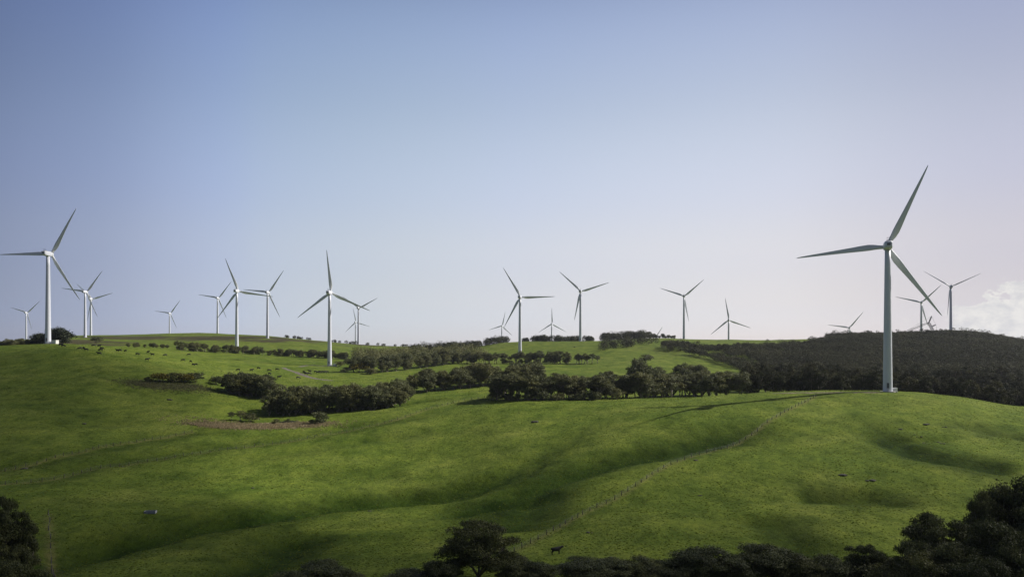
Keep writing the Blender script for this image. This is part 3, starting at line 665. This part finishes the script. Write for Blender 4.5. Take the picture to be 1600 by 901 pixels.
# long far shelter row
belt(['open','open','open','mid'], [(275,547),(330,550),(380,553),(430,556),(490,559),(545,562)], 85, 7.6, 'thin tree in the long far shelter row', 'far shelter row trees', 4, 1, 12, wide=.95)
belt(['bush'], [(275,547),(330,550),(380,553),(430,556),(490,559),(545,562)], 36, 3.8, 'dark bush under the long far shelter row', 'bushes under the far shelter row', 5, cat='bush', wide=1.4)
belt(['mid'], [(190,541.5),(240,543),(280,545)], 20, 4.2, 'low dark tree left of the long far shelter row', 'low trees left of the far shelter row', 6)
# skyline trees on the left
cy = [(82,17.5,'large rounded cypress on the skyline right of the left hill turbine',1.45,6),(66,12,'smaller dark cypress directly behind the left hill turbine',1.2,-4)]
for px, h, lab, wd, dj in cy:
    D = 1380*K; x = (px + (4 if px > 70 else 0) - CX)/F*D; place('cypress', x, D+dj, h + 1.5, lab, 'tree', None, wd*.8)
for k in range(13):
    px = -20 + k*6.6; D = K*(1400 + random.uniform(-30, 30)); place('mid', (px-CX)/F*D, D, random.uniform(6, 9), 'low dark tree on the skyline left of the left hill turbine', 'tree', 'low skyline trees at far left', 1.2)
def forest(name, region, spacing, label, size=(2.1,3.7), hh=(4.2,7.6), per=80, leaf=.95, mat='forest', pts=None):
    return _forest(name, region, spacing, label, size, hh, per, leaf, mat, pts)
def _forest(name, region, spacing, label, size=(2.1,3.7), hh=(4.2,7.6), per=80, leaf=.95, mat='forest', pts=None):
    rng = np.random.default_rng(5)
    if pts is not None: region = (0, 1, 100, 101, None); spacing = 1
    u0, u1, d0, d1 = region[:4]; cond = region[4]
    xs = np.arange((u0-CX)/F*(d1 if u0 < CX else d0), (u1-CX)/F*d1, spacing); ys = np.arange(d0, d1, spacing)
    X, Y = np.meshgrid(xs, ys); X = (X + rng.uniform(-.45,.45,X.shape)*spacing).ravel(); Y = (Y + rng.uniform(-.45,.45,Y.shape)*spacing).ravel()
    if pts is None:
        U = CX + F*X/Y; m = (U > u0) & (U < u1) & cond(U, Y); X, Y = X[m], Y[m]
    else: X, Y = np.array(pts, float).T[:2]
    Z = height(X, Y)
    n = len(X); big = vnoise(X/60, Y/60)*.5+.5; R_ = rng.uniform(*size, n) * (.8+.4*big); Hc = rng.uniform(*hh, n)*(.75+.5*big)
    if pts is None: Hc *= np.where(rng.random(n) < .06, 1.45, 1.0)
    if pts is not None: Hc = np.array(pts, float)[:,2]; R_ = Hc*rng.uniform(.42,.6,n)
    cs = np.stack([X, Y, Z + Hc - R_*.45 if pts is None else Z + Hc*.42], 1); R_ = R_ if pts is None else Hc*.62
    d = rng.normal(size=(n, per, 3)); d /= np.linalg.norm(d, axis=2)[..., None]; d[..., 2] = np.abs(d[..., 2]) * np.where(rng.random((n, per)) < .3, -.8, 1)
    rad = R_[:, None] * (1 - .4*rng.random((n, per))**2)
    # lobed crowns
    lob = 1 + .22*np.sin(d[...,0]*5 + X[:,None]) * np.cos(d[...,1]*5 + Y[:,None])
    p = cs[:, None] + d * (rad*lob)[..., None] * np.array([1, 1, .85 if pts is None else .95]); p = p.reshape(-1, 3); nrm = (d + .38*rng.normal(size=d.shape)).reshape(-1, 3)
    nrm /= np.linalg.norm(nrm, axis=1)[:, None]; a = np.cross(nrm, rng.normal(size=nrm.shape)); a /= np.linalg.norm(a, axis=1)[:, None]; b = np.cross(nrm, a)
    s = leaf * (.5 + .8*rng.random(len(p))); a *= s[:, None]; b *= (s*.75)[:, None]
    V_ = np.stack([p-a*.5, p-b*.5, p+a*.5, p+b*.5], 1).reshape(-1, 3); t = np.clip(np.repeat(rng.random(n)*.45 + (vnoise(X/45, Y/40)*.5+.5)*.35 + (vnoise(X/14, Y/12)*.5+.5)*.2, per) + .2*rng.random(n*per) - .1, 0, 1)
    o = obj(name, mesh_np(name, V_, np.arange(len(V_)).reshape(-1, 4), M[mat], False, t)); tag(o, label, 'woodland', None, 'stuff'); print(name, n); return o
# hilltop trees, centre
CREST, FARW, RIDGE, FLANK, WOOD = [], [], [], [], []
for k in range(70):
    px = random.uniform(818, 1010); D = K*(2120 + random.uniform(-20, 60)); CREST.append(((px-CX)/F*D, D, random.uniform(7, 11) + (3 if px > 930 else 0)))
for k in range(12):
    px = 1003 + k*4.6; D = K*(2280 + random.uniform(-15, 25)); place('mid', (px-CX)/F*D, D, random.uniform(5, 9) + (4 if k in (1, 2) else 0), 'small tree left of the ridge turbine on the skyline', 'tree', 'skyline trees left of the ridge turbine', 1.2)
for k in range(30):
    px = random.uniform(700, 800); D = K*(2050 + random.uniform(-60, 60)); FARW.append(((px-CX)/F*D, D, random.uniform(8, 12)))
for k in range(24):
    px = random.uniform(640, 740); D = K*(1850 + random.uniform(-80, 80)); FARW.append(((px-CX)/F*D, D, random.uniform(9, 14)))
for k in range(30):
    px = random.uniform(430, 640); D = K*(2450 + random.uniform(-60, 60)); RIDGE.append(((px-CX)/F*D, D, random.uniform(3.5, 6)))
for k in range(34):
    px = random.uniform(940, 1030); D = K*(1750 + (px-940)*2 + random.uniform(-110, 60)); FLANK.append(((px-CX)/F*D, D, random.uniform(7, 10)))
# single bushes: px, base py, kind, height, width, label
for px, py, kind, h, wd, lab in [
 (250,596,'gorse',5.5,1.3,'left bush of the dark gorse clump above the rushes'),(272,597,'bush',6.5,1.3,'tall bush in the middle of the dark gorse clump'),
 (290,597,'gorse',5.5,1.4,'yellow-tinged gorse bush in the clump above the rushes'),(305,597,'bush',6.5,1.3,'right bush of the dark gorse clump above the rushes'),
 (232,596,'bush',3.0,1.2,'smallest bush at the left end of the gorse clump'),(338,600,'bush',5.5,1.3,'round dark bush alone right of the gorse clump'),
 (500,661,'bush',6.5,.9,'dark bush at the right end of the brown bank'),(489,662,'bush',2.5,1.2,'tiny bush at the right end of the brown bank'),
 (362,656,'open',5.0,1.0,'small flat-topped tree at the left end of the brown bank'),(375,656,'open',5.5,1.3,'small umbrella-shaped tree behind the brown bank'),
 (393,657,'bush',4.5,1.4,'low dark bush behind the brown bank'),(430,660,'bush',2.6,1.2,'tiny bush on the brown bank'),(450,659,'bush',2.2,1.0,'tiny bush beside the sliver of pond'),
 (562,582,'gorse',9,1.1,'large yellow flowering bush left of the central wood'),(540,582,'bush',4.5,1.8,'low spreading bush left of the yellow flowering one'),
 (531,573,'bush',5,1.3,'round bush beside the white cabinet at the gravel track'),(580,585,'bush',5.5,1.8,'low bush right of the yellow flowering one'),
 (1008,567,'bush',8,1.3,'lone dark bush on the light green central slope'),(640,624,'mid',9,1.0,'small tree at the gap between the two valley belts'),
 (773,622,'mid',9,.8,'small tree at the left end of the near field edge belt'),(964,622,'bush',6,1.0,'dark bush in the gap right of the open trees'),
 (150,536,'bush',7,1.6,'dark bush on the skyline slope behind the grazing cows'),(105,537,'bush',4,1.8,'low bush on the slope behind the white cabinet'),
 ]:
    x, y = ground_at(px, py); place(kind, x, y, h, lab, 'tree' if kind in ('open','mid') else 'bush', None, wd)

for k in range(150):
    px = random.uniform(556, 760); t = (px-556)/204; lo, hi = 1330 + 130*t, 1620 + 250*t; D = K*random.uniform(lo, hi); WOOD.append(((px-CX)/F*D, D, random.uniform(9, 14)))
forest('woodland', None, 1, 'dark wood filling the valley behind the central front rank of trees', pts=WOOD, per=260, leaf=1.1, mat='belt')
forest('woodland', None, 1, 'dark line of woodland on the crest behind the central green hill', pts=CREST, per=500, leaf=1.25)
forest('woodland', None, 1, 'distant dark wood left of the central green hill', pts=FARW, per=450, leaf=1.3)
forest('scrub', None, 1, 'low dark scrub along the far left ridge line', pts=RIDGE, per=300, leaf=.8)
forest('scrub', None, 1, 'dark scrub patch on the flank of the central green hill', pts=FLANK, per=220, leaf=1.1)
# the wooded hill on the right: one mass of crowns nobody could count
def c_right(U, D):
    D = D / K
    lo = np.interp(U, [1040,1100,1180,1250,1750], [1620,1500,1180,1130,1130])
    hi = np.interp(U, [940,1000,1100,1200,1260,1310,1350,1400,1440,1490,1540,1750], [1700,1730,1720,1700,1760,1900,2040,2020,1950,1930,2060,2060]) + 40*vnoise(U/12, U/50)
    n = vnoise(U/35, D/70)*.6 + vnoise(U/14, D/30)*.4
    hole = ((U < 1190) & (D < 1720) & (n > .08)) | ((U < 1290) & (n > .38))
    return (D > lo) & (D < hi) & ~hole & (n > -.62)
forest('woodland', (1035, 1750, 1130*K, 2090*K, c_right), 3.7, 'dense dark woodland covering the whole hill on the right')

# rushes and rough tussocks: low, uncountable
def tussocks(name, centres, n, mat, label, size=.32, hgt=.5):
    rng = np.random.default_rng(3); P = []
    for (px, py, rx, ry, k) in centres:
        c = ground_at(px, py); a = rng.normal(size=(int(n*k), 2))*.5; P.append(np.stack([c[0]+a[:,0]*rx, c[1]+a[:,1]*ry*K], 1))
    P = np.concatenate(P); Z = height(P[:,0], P[:,1]); cs = np.stack([P[:,0], P[:,1], Z + hgt*.3], 1); per = 10
    rs = rng.uniform(.4, 1.0, len(cs))*hgt; d = rng.normal(size=(len(cs), per, 3)); d /= np.linalg.norm(d, axis=2)[..., None]; d[...,2] = np.abs(d[...,2])
    p = (cs[:, None] + d*rs[:, None, None]).reshape(-1, 3); nrm = (d + .5*rng.normal(size=d.shape)).reshape(-1, 3); nrm /= np.linalg.norm(nrm, axis=1)[:, None]
    a = np.cross(nrm, rng.normal(size=nrm.shape)); a /= np.linalg.norm(a, axis=1)[:, None]; b = np.cross(nrm, a); a *= size; b *= size*.7
    V_ = np.stack([p-a*.5, p-b*.5, p+a*.5, p+b*.5], 1).reshape(-1, 3); t = rng.random(len(p))
    o = obj(name, mesh_np(name, V_, np.arange(len(V_)).reshape(-1, 4), M[mat], False, t)); tag(o, label, 'rushes', None, 'stuff')
tussocks('rushes', [(405,664,34,18,1),(455,663,22,16,.7),(350,665,20,12,.5),(325,664,12,6,.15)], 3000, 'rush', 'pale dead rushes on the brown bank in the valley')
tussocks('rough_scrub', [(220,600,14,18,.5),(260,603,22,26,1),(300,603,14,22,.6)], 1500, 'scrub', 'brown rushes and rough scrub below the gorse clump')

def grass_tufts(n):
    rng = np.random.default_rng(8); D = 250*K * np.exp(rng.random(n) * math.log(1150/250)); U = rng.uniform(-40, 1640, n); X = (U-CX)/F*D
    k = vnoise(X/22, D/14)*.5 + vnoise(X/7, D/5)*.5 + rng.random(n)*.7; m = k > .1; X, D = X[m], D[m]; n = len(X); Z = height(X, D)
    a = rng.random(n)*math.pi; s = rng.uniform(.10, .30, n) * (D/200)**.3; h = s*rng.uniform(.25, .5, n); ca, sa = np.cos(a)*s, np.sin(a)*s; q = []
    for dx, dy in ((ca, sa), (-sa, ca)):
        q.append(np.stack([np.stack([X-dx, D-dy, Z-.03], 1), np.stack([X+dx, D+dy, Z-.03], 1), np.stack([X+dx*.8, D+dy*.8, Z+h], 1), np.stack([X-dx*.8, D-dy*.8, Z+h*.9], 1)], 1))
    V_ = np.concatenate(q).reshape(-1, 3); t = np.tile(rng.random(n), 2)
    o = obj('grass', mesh_np('grass', V_, np.arange(len(V_)).reshape(-1, 4), M['tuft'], False, t)); tag(o, 'short tufts of rough green grass over the near fields', 'grass', None, 'stuff')
grass_tufts(90000)

# ------------------------------------------------------------------ fences
def fence(w, label, sp=4.2, ph=1.25):
    seg = np.hypot(*(w[1:]-w[:-1]).T); cum = np.concatenate([[0], np.cumsum(seg)]); n = int(min(98, cum[-1]/sp)); sp = cum[-1]/n
    x0, y0 = w[0]; root = empty('fence', (x0, y0, hz(x0, y0))); o0 = np.array(root.location); post = None; tops = []
    pm = MB(); pm.tube([(0,0,-.4),(0,0,ph)], [.12,.11], 7)
    for k in range(n+1):
        t = min(k*sp, cum[-1]-1e-3); i = int(np.searchsorted(cum, t, side='right')-1); i = min(i, len(seg)-1); q = w[i] + (w[i+1]-w[i])*(t-cum[i])/max(seg[i],1e-6)
        q = q + RNG.normal(size=2)*.12; z = hz(q[0], q[1])
        if post is None: post = pm.build('post', M['post'], root); p = post
        else: p = post.copy(); col.objects.link(p); p.parent = root
        p.location = (q[0]-o0[0], q[1]-o0[1], z-o0[2]); p.rotation_euler = (random.uniform(-.07,.07), random.uniform(-.07,.07), 0); s = random.uniform(.85,1.2); p.scale = (1,1,s)
        tops.append((q[0]-o0[0], q[1]-o0[1], z-o0[2]))
    wm = MB()
    for hgt in (.35, .65, .92, 1.15):
        for a, b in zip(tops[:-1], tops[1:]):
            wm.tube([(a[0],a[1],a[2]+hgt),(b[0],b[1],b[2]+hgt)], [.006,.006], 3, False)
    wm.build('wire', M['wire'], root); tag(root, label, 'fence')
for k_, ((p, lab), w) in enumerate(zip(FENCES_PX, FENCE_W)): fence(w, lab, 4.2 if k_ < 3 else 8)

# ------------------------------------------------------------------ cattle
def cow_mesh(graze):
    V_ = []; E = []; Rr = []
    def v(p, r, par=None):
        V_.append(p); Rr.append(r)
        if par is not None: E.append((par, len(V_)-1))
        return len(V_)-1
    pel = v((-.75,0,1.12),(.34,.36)); mid = v((0,0,1.05),(.40,.44),pel); sh = v((.62,0,1.12),(.33,.40),mid); rump = v((-1.0,0,1.18),(.2,.24),pel)
    if graze: nk = v((1.0,0,.95),(.2,.25),sh); hd = v((1.3,0,.48),(.15,.17),nk); mz = v((1.42,0,.16),(.1,.1),hd)
    else: nk = v((1.0,0,1.35),(.2,.25),sh); hd = v((1.32,0,1.52),(.15,.18),nk); mz = v((1.66,0,1.40),(.1,.11),hd)
    for s in (-1, 1):
        e = v((hd and V_[hd][0]-.05, s*.2, V_[hd][2]+.12), (.05,.04), hd)
        k = v((.6,.2*s,.72),(.12,.11),sh); k2 = v((.62,.2*s,.38),(.07,.07),k); v((.6,.2*s,.0),(.06,.06),k2)
        k = v((-.72,.22*s,.75),(.17,.14),pel); k2 = v((-.9,.22*s,.45),(.075,.075),k); v((-.82,.22*s,.0),(.06,.06),k2)
    t = v((-1.18,0,1.0),(.04,.04),rump); v((-1.2,0,.5),(.04,.04),t)
    me = bpy.data.meshes.new('cow'); me.from_pydata(V_, E, []); o = bpy.data.objects.new('cow_build', me); col.objects.link(o)
    md = o.modifiers.new('skin', 'SKIN'); md.use_smooth_shade = True
    for i, r in enumerate(Rr): me.skin_vertices[0].data[i].radius = r
    me.skin_vertices[0].data[0].use_root = True
    ms = o.modifiers.new('sub', 'SUBSURF'); ms.levels = 1; ms.render_levels = 1
    dg = bpy.context.evaluated_depsgraph_get(); r = bpy.data.meshes.new_from_object(o.evaluated_get(dg)); bpy.data.objects.remove(o); r.name = 'cow'
    r.materials.clear(); r.materials.append(M['hide']); return r
COWS = [cow_mesh(True), cow_mesh(False)]
def cow(px, py, label, group, pose=None, s=1.0, rz=None, dmin=120):
    x, y = ground_at(px, py, dmin); o = obj('cow', COWS[pose if pose is not None else (random.random() < .3)], None, (x, y, hz(x, y)))
    o.rotation_euler = (0, 0, rz if rz is not None else random.choice([0, math.pi]) + random.uniform(-.7,.7)); o.scale = (s,)*3; tag(o, label, 'cow', group)
cow(869,866,'lone black cow standing near the bottom trees below the fence end',None,1,1.1,0.25)
for px, py in [(95,540),(99,541),(125,546.5),(131,546),(134.5,549),(157,549),(155,554),(159,545),(146.5,540.5),(155,541),(183.5,548),(187.5,547),(196,548),(215,553.5),(231.5,551),(238,554)]:
    cow(px, py+1, 'small black cow grazing near the crest of the left hill', 'cattle near the left hill crest', s=1.35)
for px, py in [(230,563),(258,556),(286,563),(295,555),(298,565),(302,570),(306,570)]:
    cow(px, py+1, 'small black cow on the slope above the gorse clump', 'cattle above the gorse clump', s=1.3)
for px, py in [(372,578),(393,579),(404,576),(420.5,579),(433,578),(421,584.5),(436,590),(466,591)]:
    cow(px, py+1, 'small black cow on the field left of the gravel track', 'cattle left of the gravel track', s=1.35)
for px, py in [(475,582),(478,585),(484,581),(483,585),(493,582),(497,583),(500,582),(504,582),(508,582.5),(511,582)]:
    cow(px, py+1, 'small black cow in the herd right of the gravel track', 'herd right of the gravel track', s=1.35)

# ------------------------------------------------------------------ rocks, trough, logs
def rock(px, py, s, label, n=3, flat=.4, seed=0):
    s = s * .78
    rnd = random.Random(px); x, y = ground_at(px, py); mb = MB()
    for k in range(n):
        cx_, cy_, r = rnd.uniform(-s,s)*.7, rnd.uniform(-s,s)*.4, s*rnd.uniform(.35,.7); rings = []
        ph = rnd.uniform(0, 6)
        for i in range(6):
            t = math.pi*(i+.3)/6.6; rings.append([(cx_ + r*math.sin(t)*math.cos(a)*(1+.2*math.sin(3*a+ph+i)), cy_ + r*math.sin(t)*math.sin(a)*(1+.2*math.cos(2*a+ph)), r*flat*(-math.cos(t)+.35+.12*math.sin(2*a+ph))) for a in [2*math.pi*j/10 for j in range(10)]])
        mb.loft(rings, smooth=False)
    o = mb.build('rock', M['rock'], None, (x, y, hz(x, y))); tag(o, label, 'rock')
for a in [(38,725,2.2,'low dark rock heap on the crease near the left edge'),(132,662,1.8,'low rock on the left hill slope above the crease'),(265,624,2.4,'flat rock pile in the field below the rushes'),
          (192,725,1.0,'small rock just above the left fence'),(397,761,1.1,'small dark rock alone in the middle of the lower field'),(833,659,2.6,'long dark rock in the grass left of the turbine shadow'),
          (1313,744,2.0,'dark rock on the near slope, left one of two'),(1360,753,1.8,'dark rock on the near slope, right one of two'),(1449,662,2.0,'upper dark rock near the outcrop on the knoll'),
          (1086,720,1.3,'small dark stone beside the fence on the slope'),(922,832,.9,'small stone right of the fence foot'),(1092,774,1.0,'small stone in the grass right of the fence'),
          (578,797,.9,'small stone in the swale of the lower field'),(1475,665,1.0,'small stone right of the upper outcrop rock'),(262,556,.8,'small stone on the far left field'),(1406,667,1.2,'small dark stone left of the outcrop'),
          (898,542,2.4,'pale rock patch on the central green hill')]:
    rock(a[0], a[1], a[2], a[3])
rr_ = random.Random(4)
for k in range(9):
    rock(1428 + k*5.5, 678 + k*1.4 + rr_.uniform(-3,3), rr_.uniform(.5,1.2), 'jagged rock in the row of the knoll outcrop')
    bpy.data.objects[[o.name for o in col.objects][-1]]['group'] = 'outcrop rocks on the knoll'
x, y = ground_at(235, 803); r = empty('water_trough', (x, y, hz(x, y)), R(8))
tb = MB(); 
for a in ((0,-.75,.35,3.0,.12,.7),(0,.75,.35,3.0,.12,.7),(-1.5,0,.35,.12,1.6,.7),(1.5,0,.35,.12,1.6,.7),(0,0,.08,2.9,1.4,.12)): tb.box(a[:3], a[3:])
tb.build('basin', M['trough'], r); ww = MB(); ww.box((0,0,.55), (2.86,1.36,.02)); ww.build('water_surface', M['water'], r)
tag(r, 'grey water trough alone in the lower left field', 'trough')

# ------------------------------------------------------------------ crawler crane on the wooded hill
def crane():
    D = 1975.0*K; P = lambda px, py: Vector(((px-CX)/F*D, D, CAMZ + (HY-py)/F*D))
    x, _, _ = P(1462, 521); g = hz(x, D); root = empty('crawler_crane', (x, D, g)); O = Vector((x, D, g))
    def Lp(px, py): v = P(px, py) - O; return v
    b = MB(); b.box((0,0,3.0), (9,5,3.0)); b.box((3.2,0,5.2), (3.5,4.2,2.2)); b.build('body', M['cranesteel'], root)
    c = MB(); c.box((-3.2,-2.3,3.8), (2.2,1.6,2.6)); c.build('cab', M['cranesteel'], root)
    for s in (-1, 1):
        t = MB(); t.loft([[(a, s*3.2 + q, 1.0 + b_) for a, b_ in rrect(11, 1.9, .9)] for q in (-.5, .5)], smooth=False); t.build('track', M['vent'], root)
    def lattice(name, a, b_, w, wb, r=.16, n=None):
        mb = MB(); a, b_ = Vector(a), Vector(b_); d = b_-a; Ln = d.length; t = d.normalized(); s1 = Vector((0,1,0)); s2 = t.cross(s1).normalized(); n = n or max(4, int(Ln/2.2)); pts = []
        for i in range(n+1):
            f = i/n; ww_ = w*(min(1, .35+f*5, .35+(1-f)*5)) ; c_ = a + d*f; pts.append([c_ + s1*ww_*.5*p + s2*ww_*.5*q for p, q in ((-1,-1),(1,-1),(1,1),(-1,1))])
        for k in range(4): mb.tube([p[k] for p in pts], [r]*len(pts), 5)
        for i in range(n):
            for k in range(4): j = (k+1)%4; mb.tube([pts[i][k], pts[i+1][j]], [r*.55]*2, 4, False)
        return mb.build(name, M['cranesteel'], root)
    lattice('boom', Lp(1459,519), Lp(1450.5,503), 2.4, 1, .3)
    lattice('jib', Lp(1450.5,504), Lp(1411,520), 1.7, 1, .13)
    lattice('mast', Lp(1451.5,503.5), Lp(1455.7,493.5), 1.0, .6, .22)
    lattice('back_mast', Lp(1456,510), Lp(1462,507), 1.2, .6, .22)
    w = MB()
    for a, b_ in (((1455.7,493.5),(1462,507)),((1462,507),(1465,518)),((1455.7,493.5),(1411,520)),((1450.5,504),(1432,507.5)),((1432,507.5),(1411,520))): w.tube([Lp(*a), Lp(*b_)], [.09,.09], 4)
    w.build('cable', M['cranesteel'], root)
    tag(root, 'dark crawler crane with lowered lattice jib on the wooded hill crest', 'crane')
crane()

# ------------------------------------------------------------------ unseen vapour sheet added beside the view to darken the near field
def sstep(a, b, v): t = np.clip((v-a)/(b-a), 0, 1); return t*t*(3-2*t)
def shade_cloud(alt=480, dens=.010):
    """added vapour sheet, its thickness set by the shade wanted on near field and left slope"""
    m, nt, out = new_mat('shade_vapour'); v = N(nt, 'ShaderNodeVolumePrincipled'); v.inputs['Color'].default_value = (.9,.9,.92,1); v.inputs['Density'].default_value = dens; v.inputs['Anisotropy'].default_value = .5
    L(nt, v.outputs[0], out.inputs['Volume']); gx = np.arange(-760, 420, 10.); gy = np.arange(-380, 620, 10.); X, Y = np.meshgrid(gx, gy)
    U = CX + F*X/np.maximum(Y, 110)
    tau = 1.9*sstep(285, 105, Y)*(.42 + .58*sstep(120, -40, X)) + 1.75*sstep(450, -120, U)*sstep(70, 200, Y)*sstep(620, 430, Y)
    tau = tau * (1 + .22*vnoise(X/55, Y/45) + .12*vnoise(X/21, Y/19)) * sstep(-760, -560, X)*sstep(420, 260, X)*sstep(-380, -200, Y)*sstep(620, 500, Y)
    off = alt / math.tan(R(SUN_EL)); th = np.maximum(tau, 0) * math.sin(R(SUN_EL)) / dens
    Xc = X + off*math.sin(R(SUN_AZ)); Yc = Y + off*math.cos(R(SUN_AZ)); nyy, nxx = X.shape
    keep = th > .05
    kf = keep[:-1,:-1] | keep[1:,:-1] | keep[:-1,1:] | keep[1:,1:]
    th = th + .02; T = np.stack([Xc, Yc, alt + th*.65], -1).reshape(-1, 3); B = np.stack([Xc, Yc, alt - th*.35], -1).reshape(-1, 3); n0 = len(T)
    ii, jj = np.nonzero(kf); a = ii*nxx + jj; q = np.stack([a, a+1, a+nxx+1, a+nxx], 1); Fa = np.concatenate([q, q[:, ::-1] + n0])
    # close the rim
    from collections import Counter
    ed = Counter(); dr = {}
    for f in q:
        for k in range(4):
            e = (f[k], f[(k+1)%4]); key = tuple(sorted(e)); ed[key] += 1; dr[key] = e
    rim = [dr[k] for k, c in ed.items() if c == 1]
    Fr = np.array([[e[1], e[0], e[0]+n0, e[1]+n0] for e in rim]); Fa = np.concatenate([Fa, Fr])
    ids, inv = np.unique(Fa, return_inverse=True)
    o = obj('shade_cloud', mesh_np('shade_cloud', np.concatenate([T, B])[ids], inv.reshape(Fa.shape), m, True)); tag(o, 'unseen vapour sheet high up to the right, added to shade the near field', 'shade_cloud')
shade_cloud()

# ------------------------------------------------------------------ haze
HAZE = 0.000045
def haze():
    m, nt, out = new_mat('haze_air'); v = N(nt, 'ShaderNodeVolumePrincipled'); v.inputs['Color'].default_value = (.86,.90,1,1); v.inputs['Density'].default_value = HAZE; v.inputs['Anisotropy'].default_value = .3
    L(nt, v.outputs[0], out.inputs['Volume']); x0, x1, y0, y1 = V[:,0].min()-50., V[:,0].max()+50., V[:,1].min()-50., V[:,1].max()+50.
    zlo = float(V[:,2].min()) - 1; zhi = float(max(V[:,2].max(), 50)) + 140
    mb = MB(); mb.box(((x0+x1)/2, (y0+y1)/2, (zlo+zhi)/2), (x1-x0, y1-y0, zhi-zlo)); print('ground extents', V.min(0), V.max(0))
    o = mb.build('haze', m); tag(o, kind='stuff'); o['label'] = 'thin pale air over the valley'
if HAZE > 0: haze()
for k, ps in PROTO.items():
    for p in ps:
        if p.name not in USED:
            for c in list(p.children): bpy.data.objects.remove(c)
            bpy.data.objects.remove(p)
print('trees', NT)
sc.cycles.use_denoising = True; sc.cycles.max_bounces = 6; sc.cycles.volume_bounces = 0; sc.cycles.transparent_max_bounces = 4
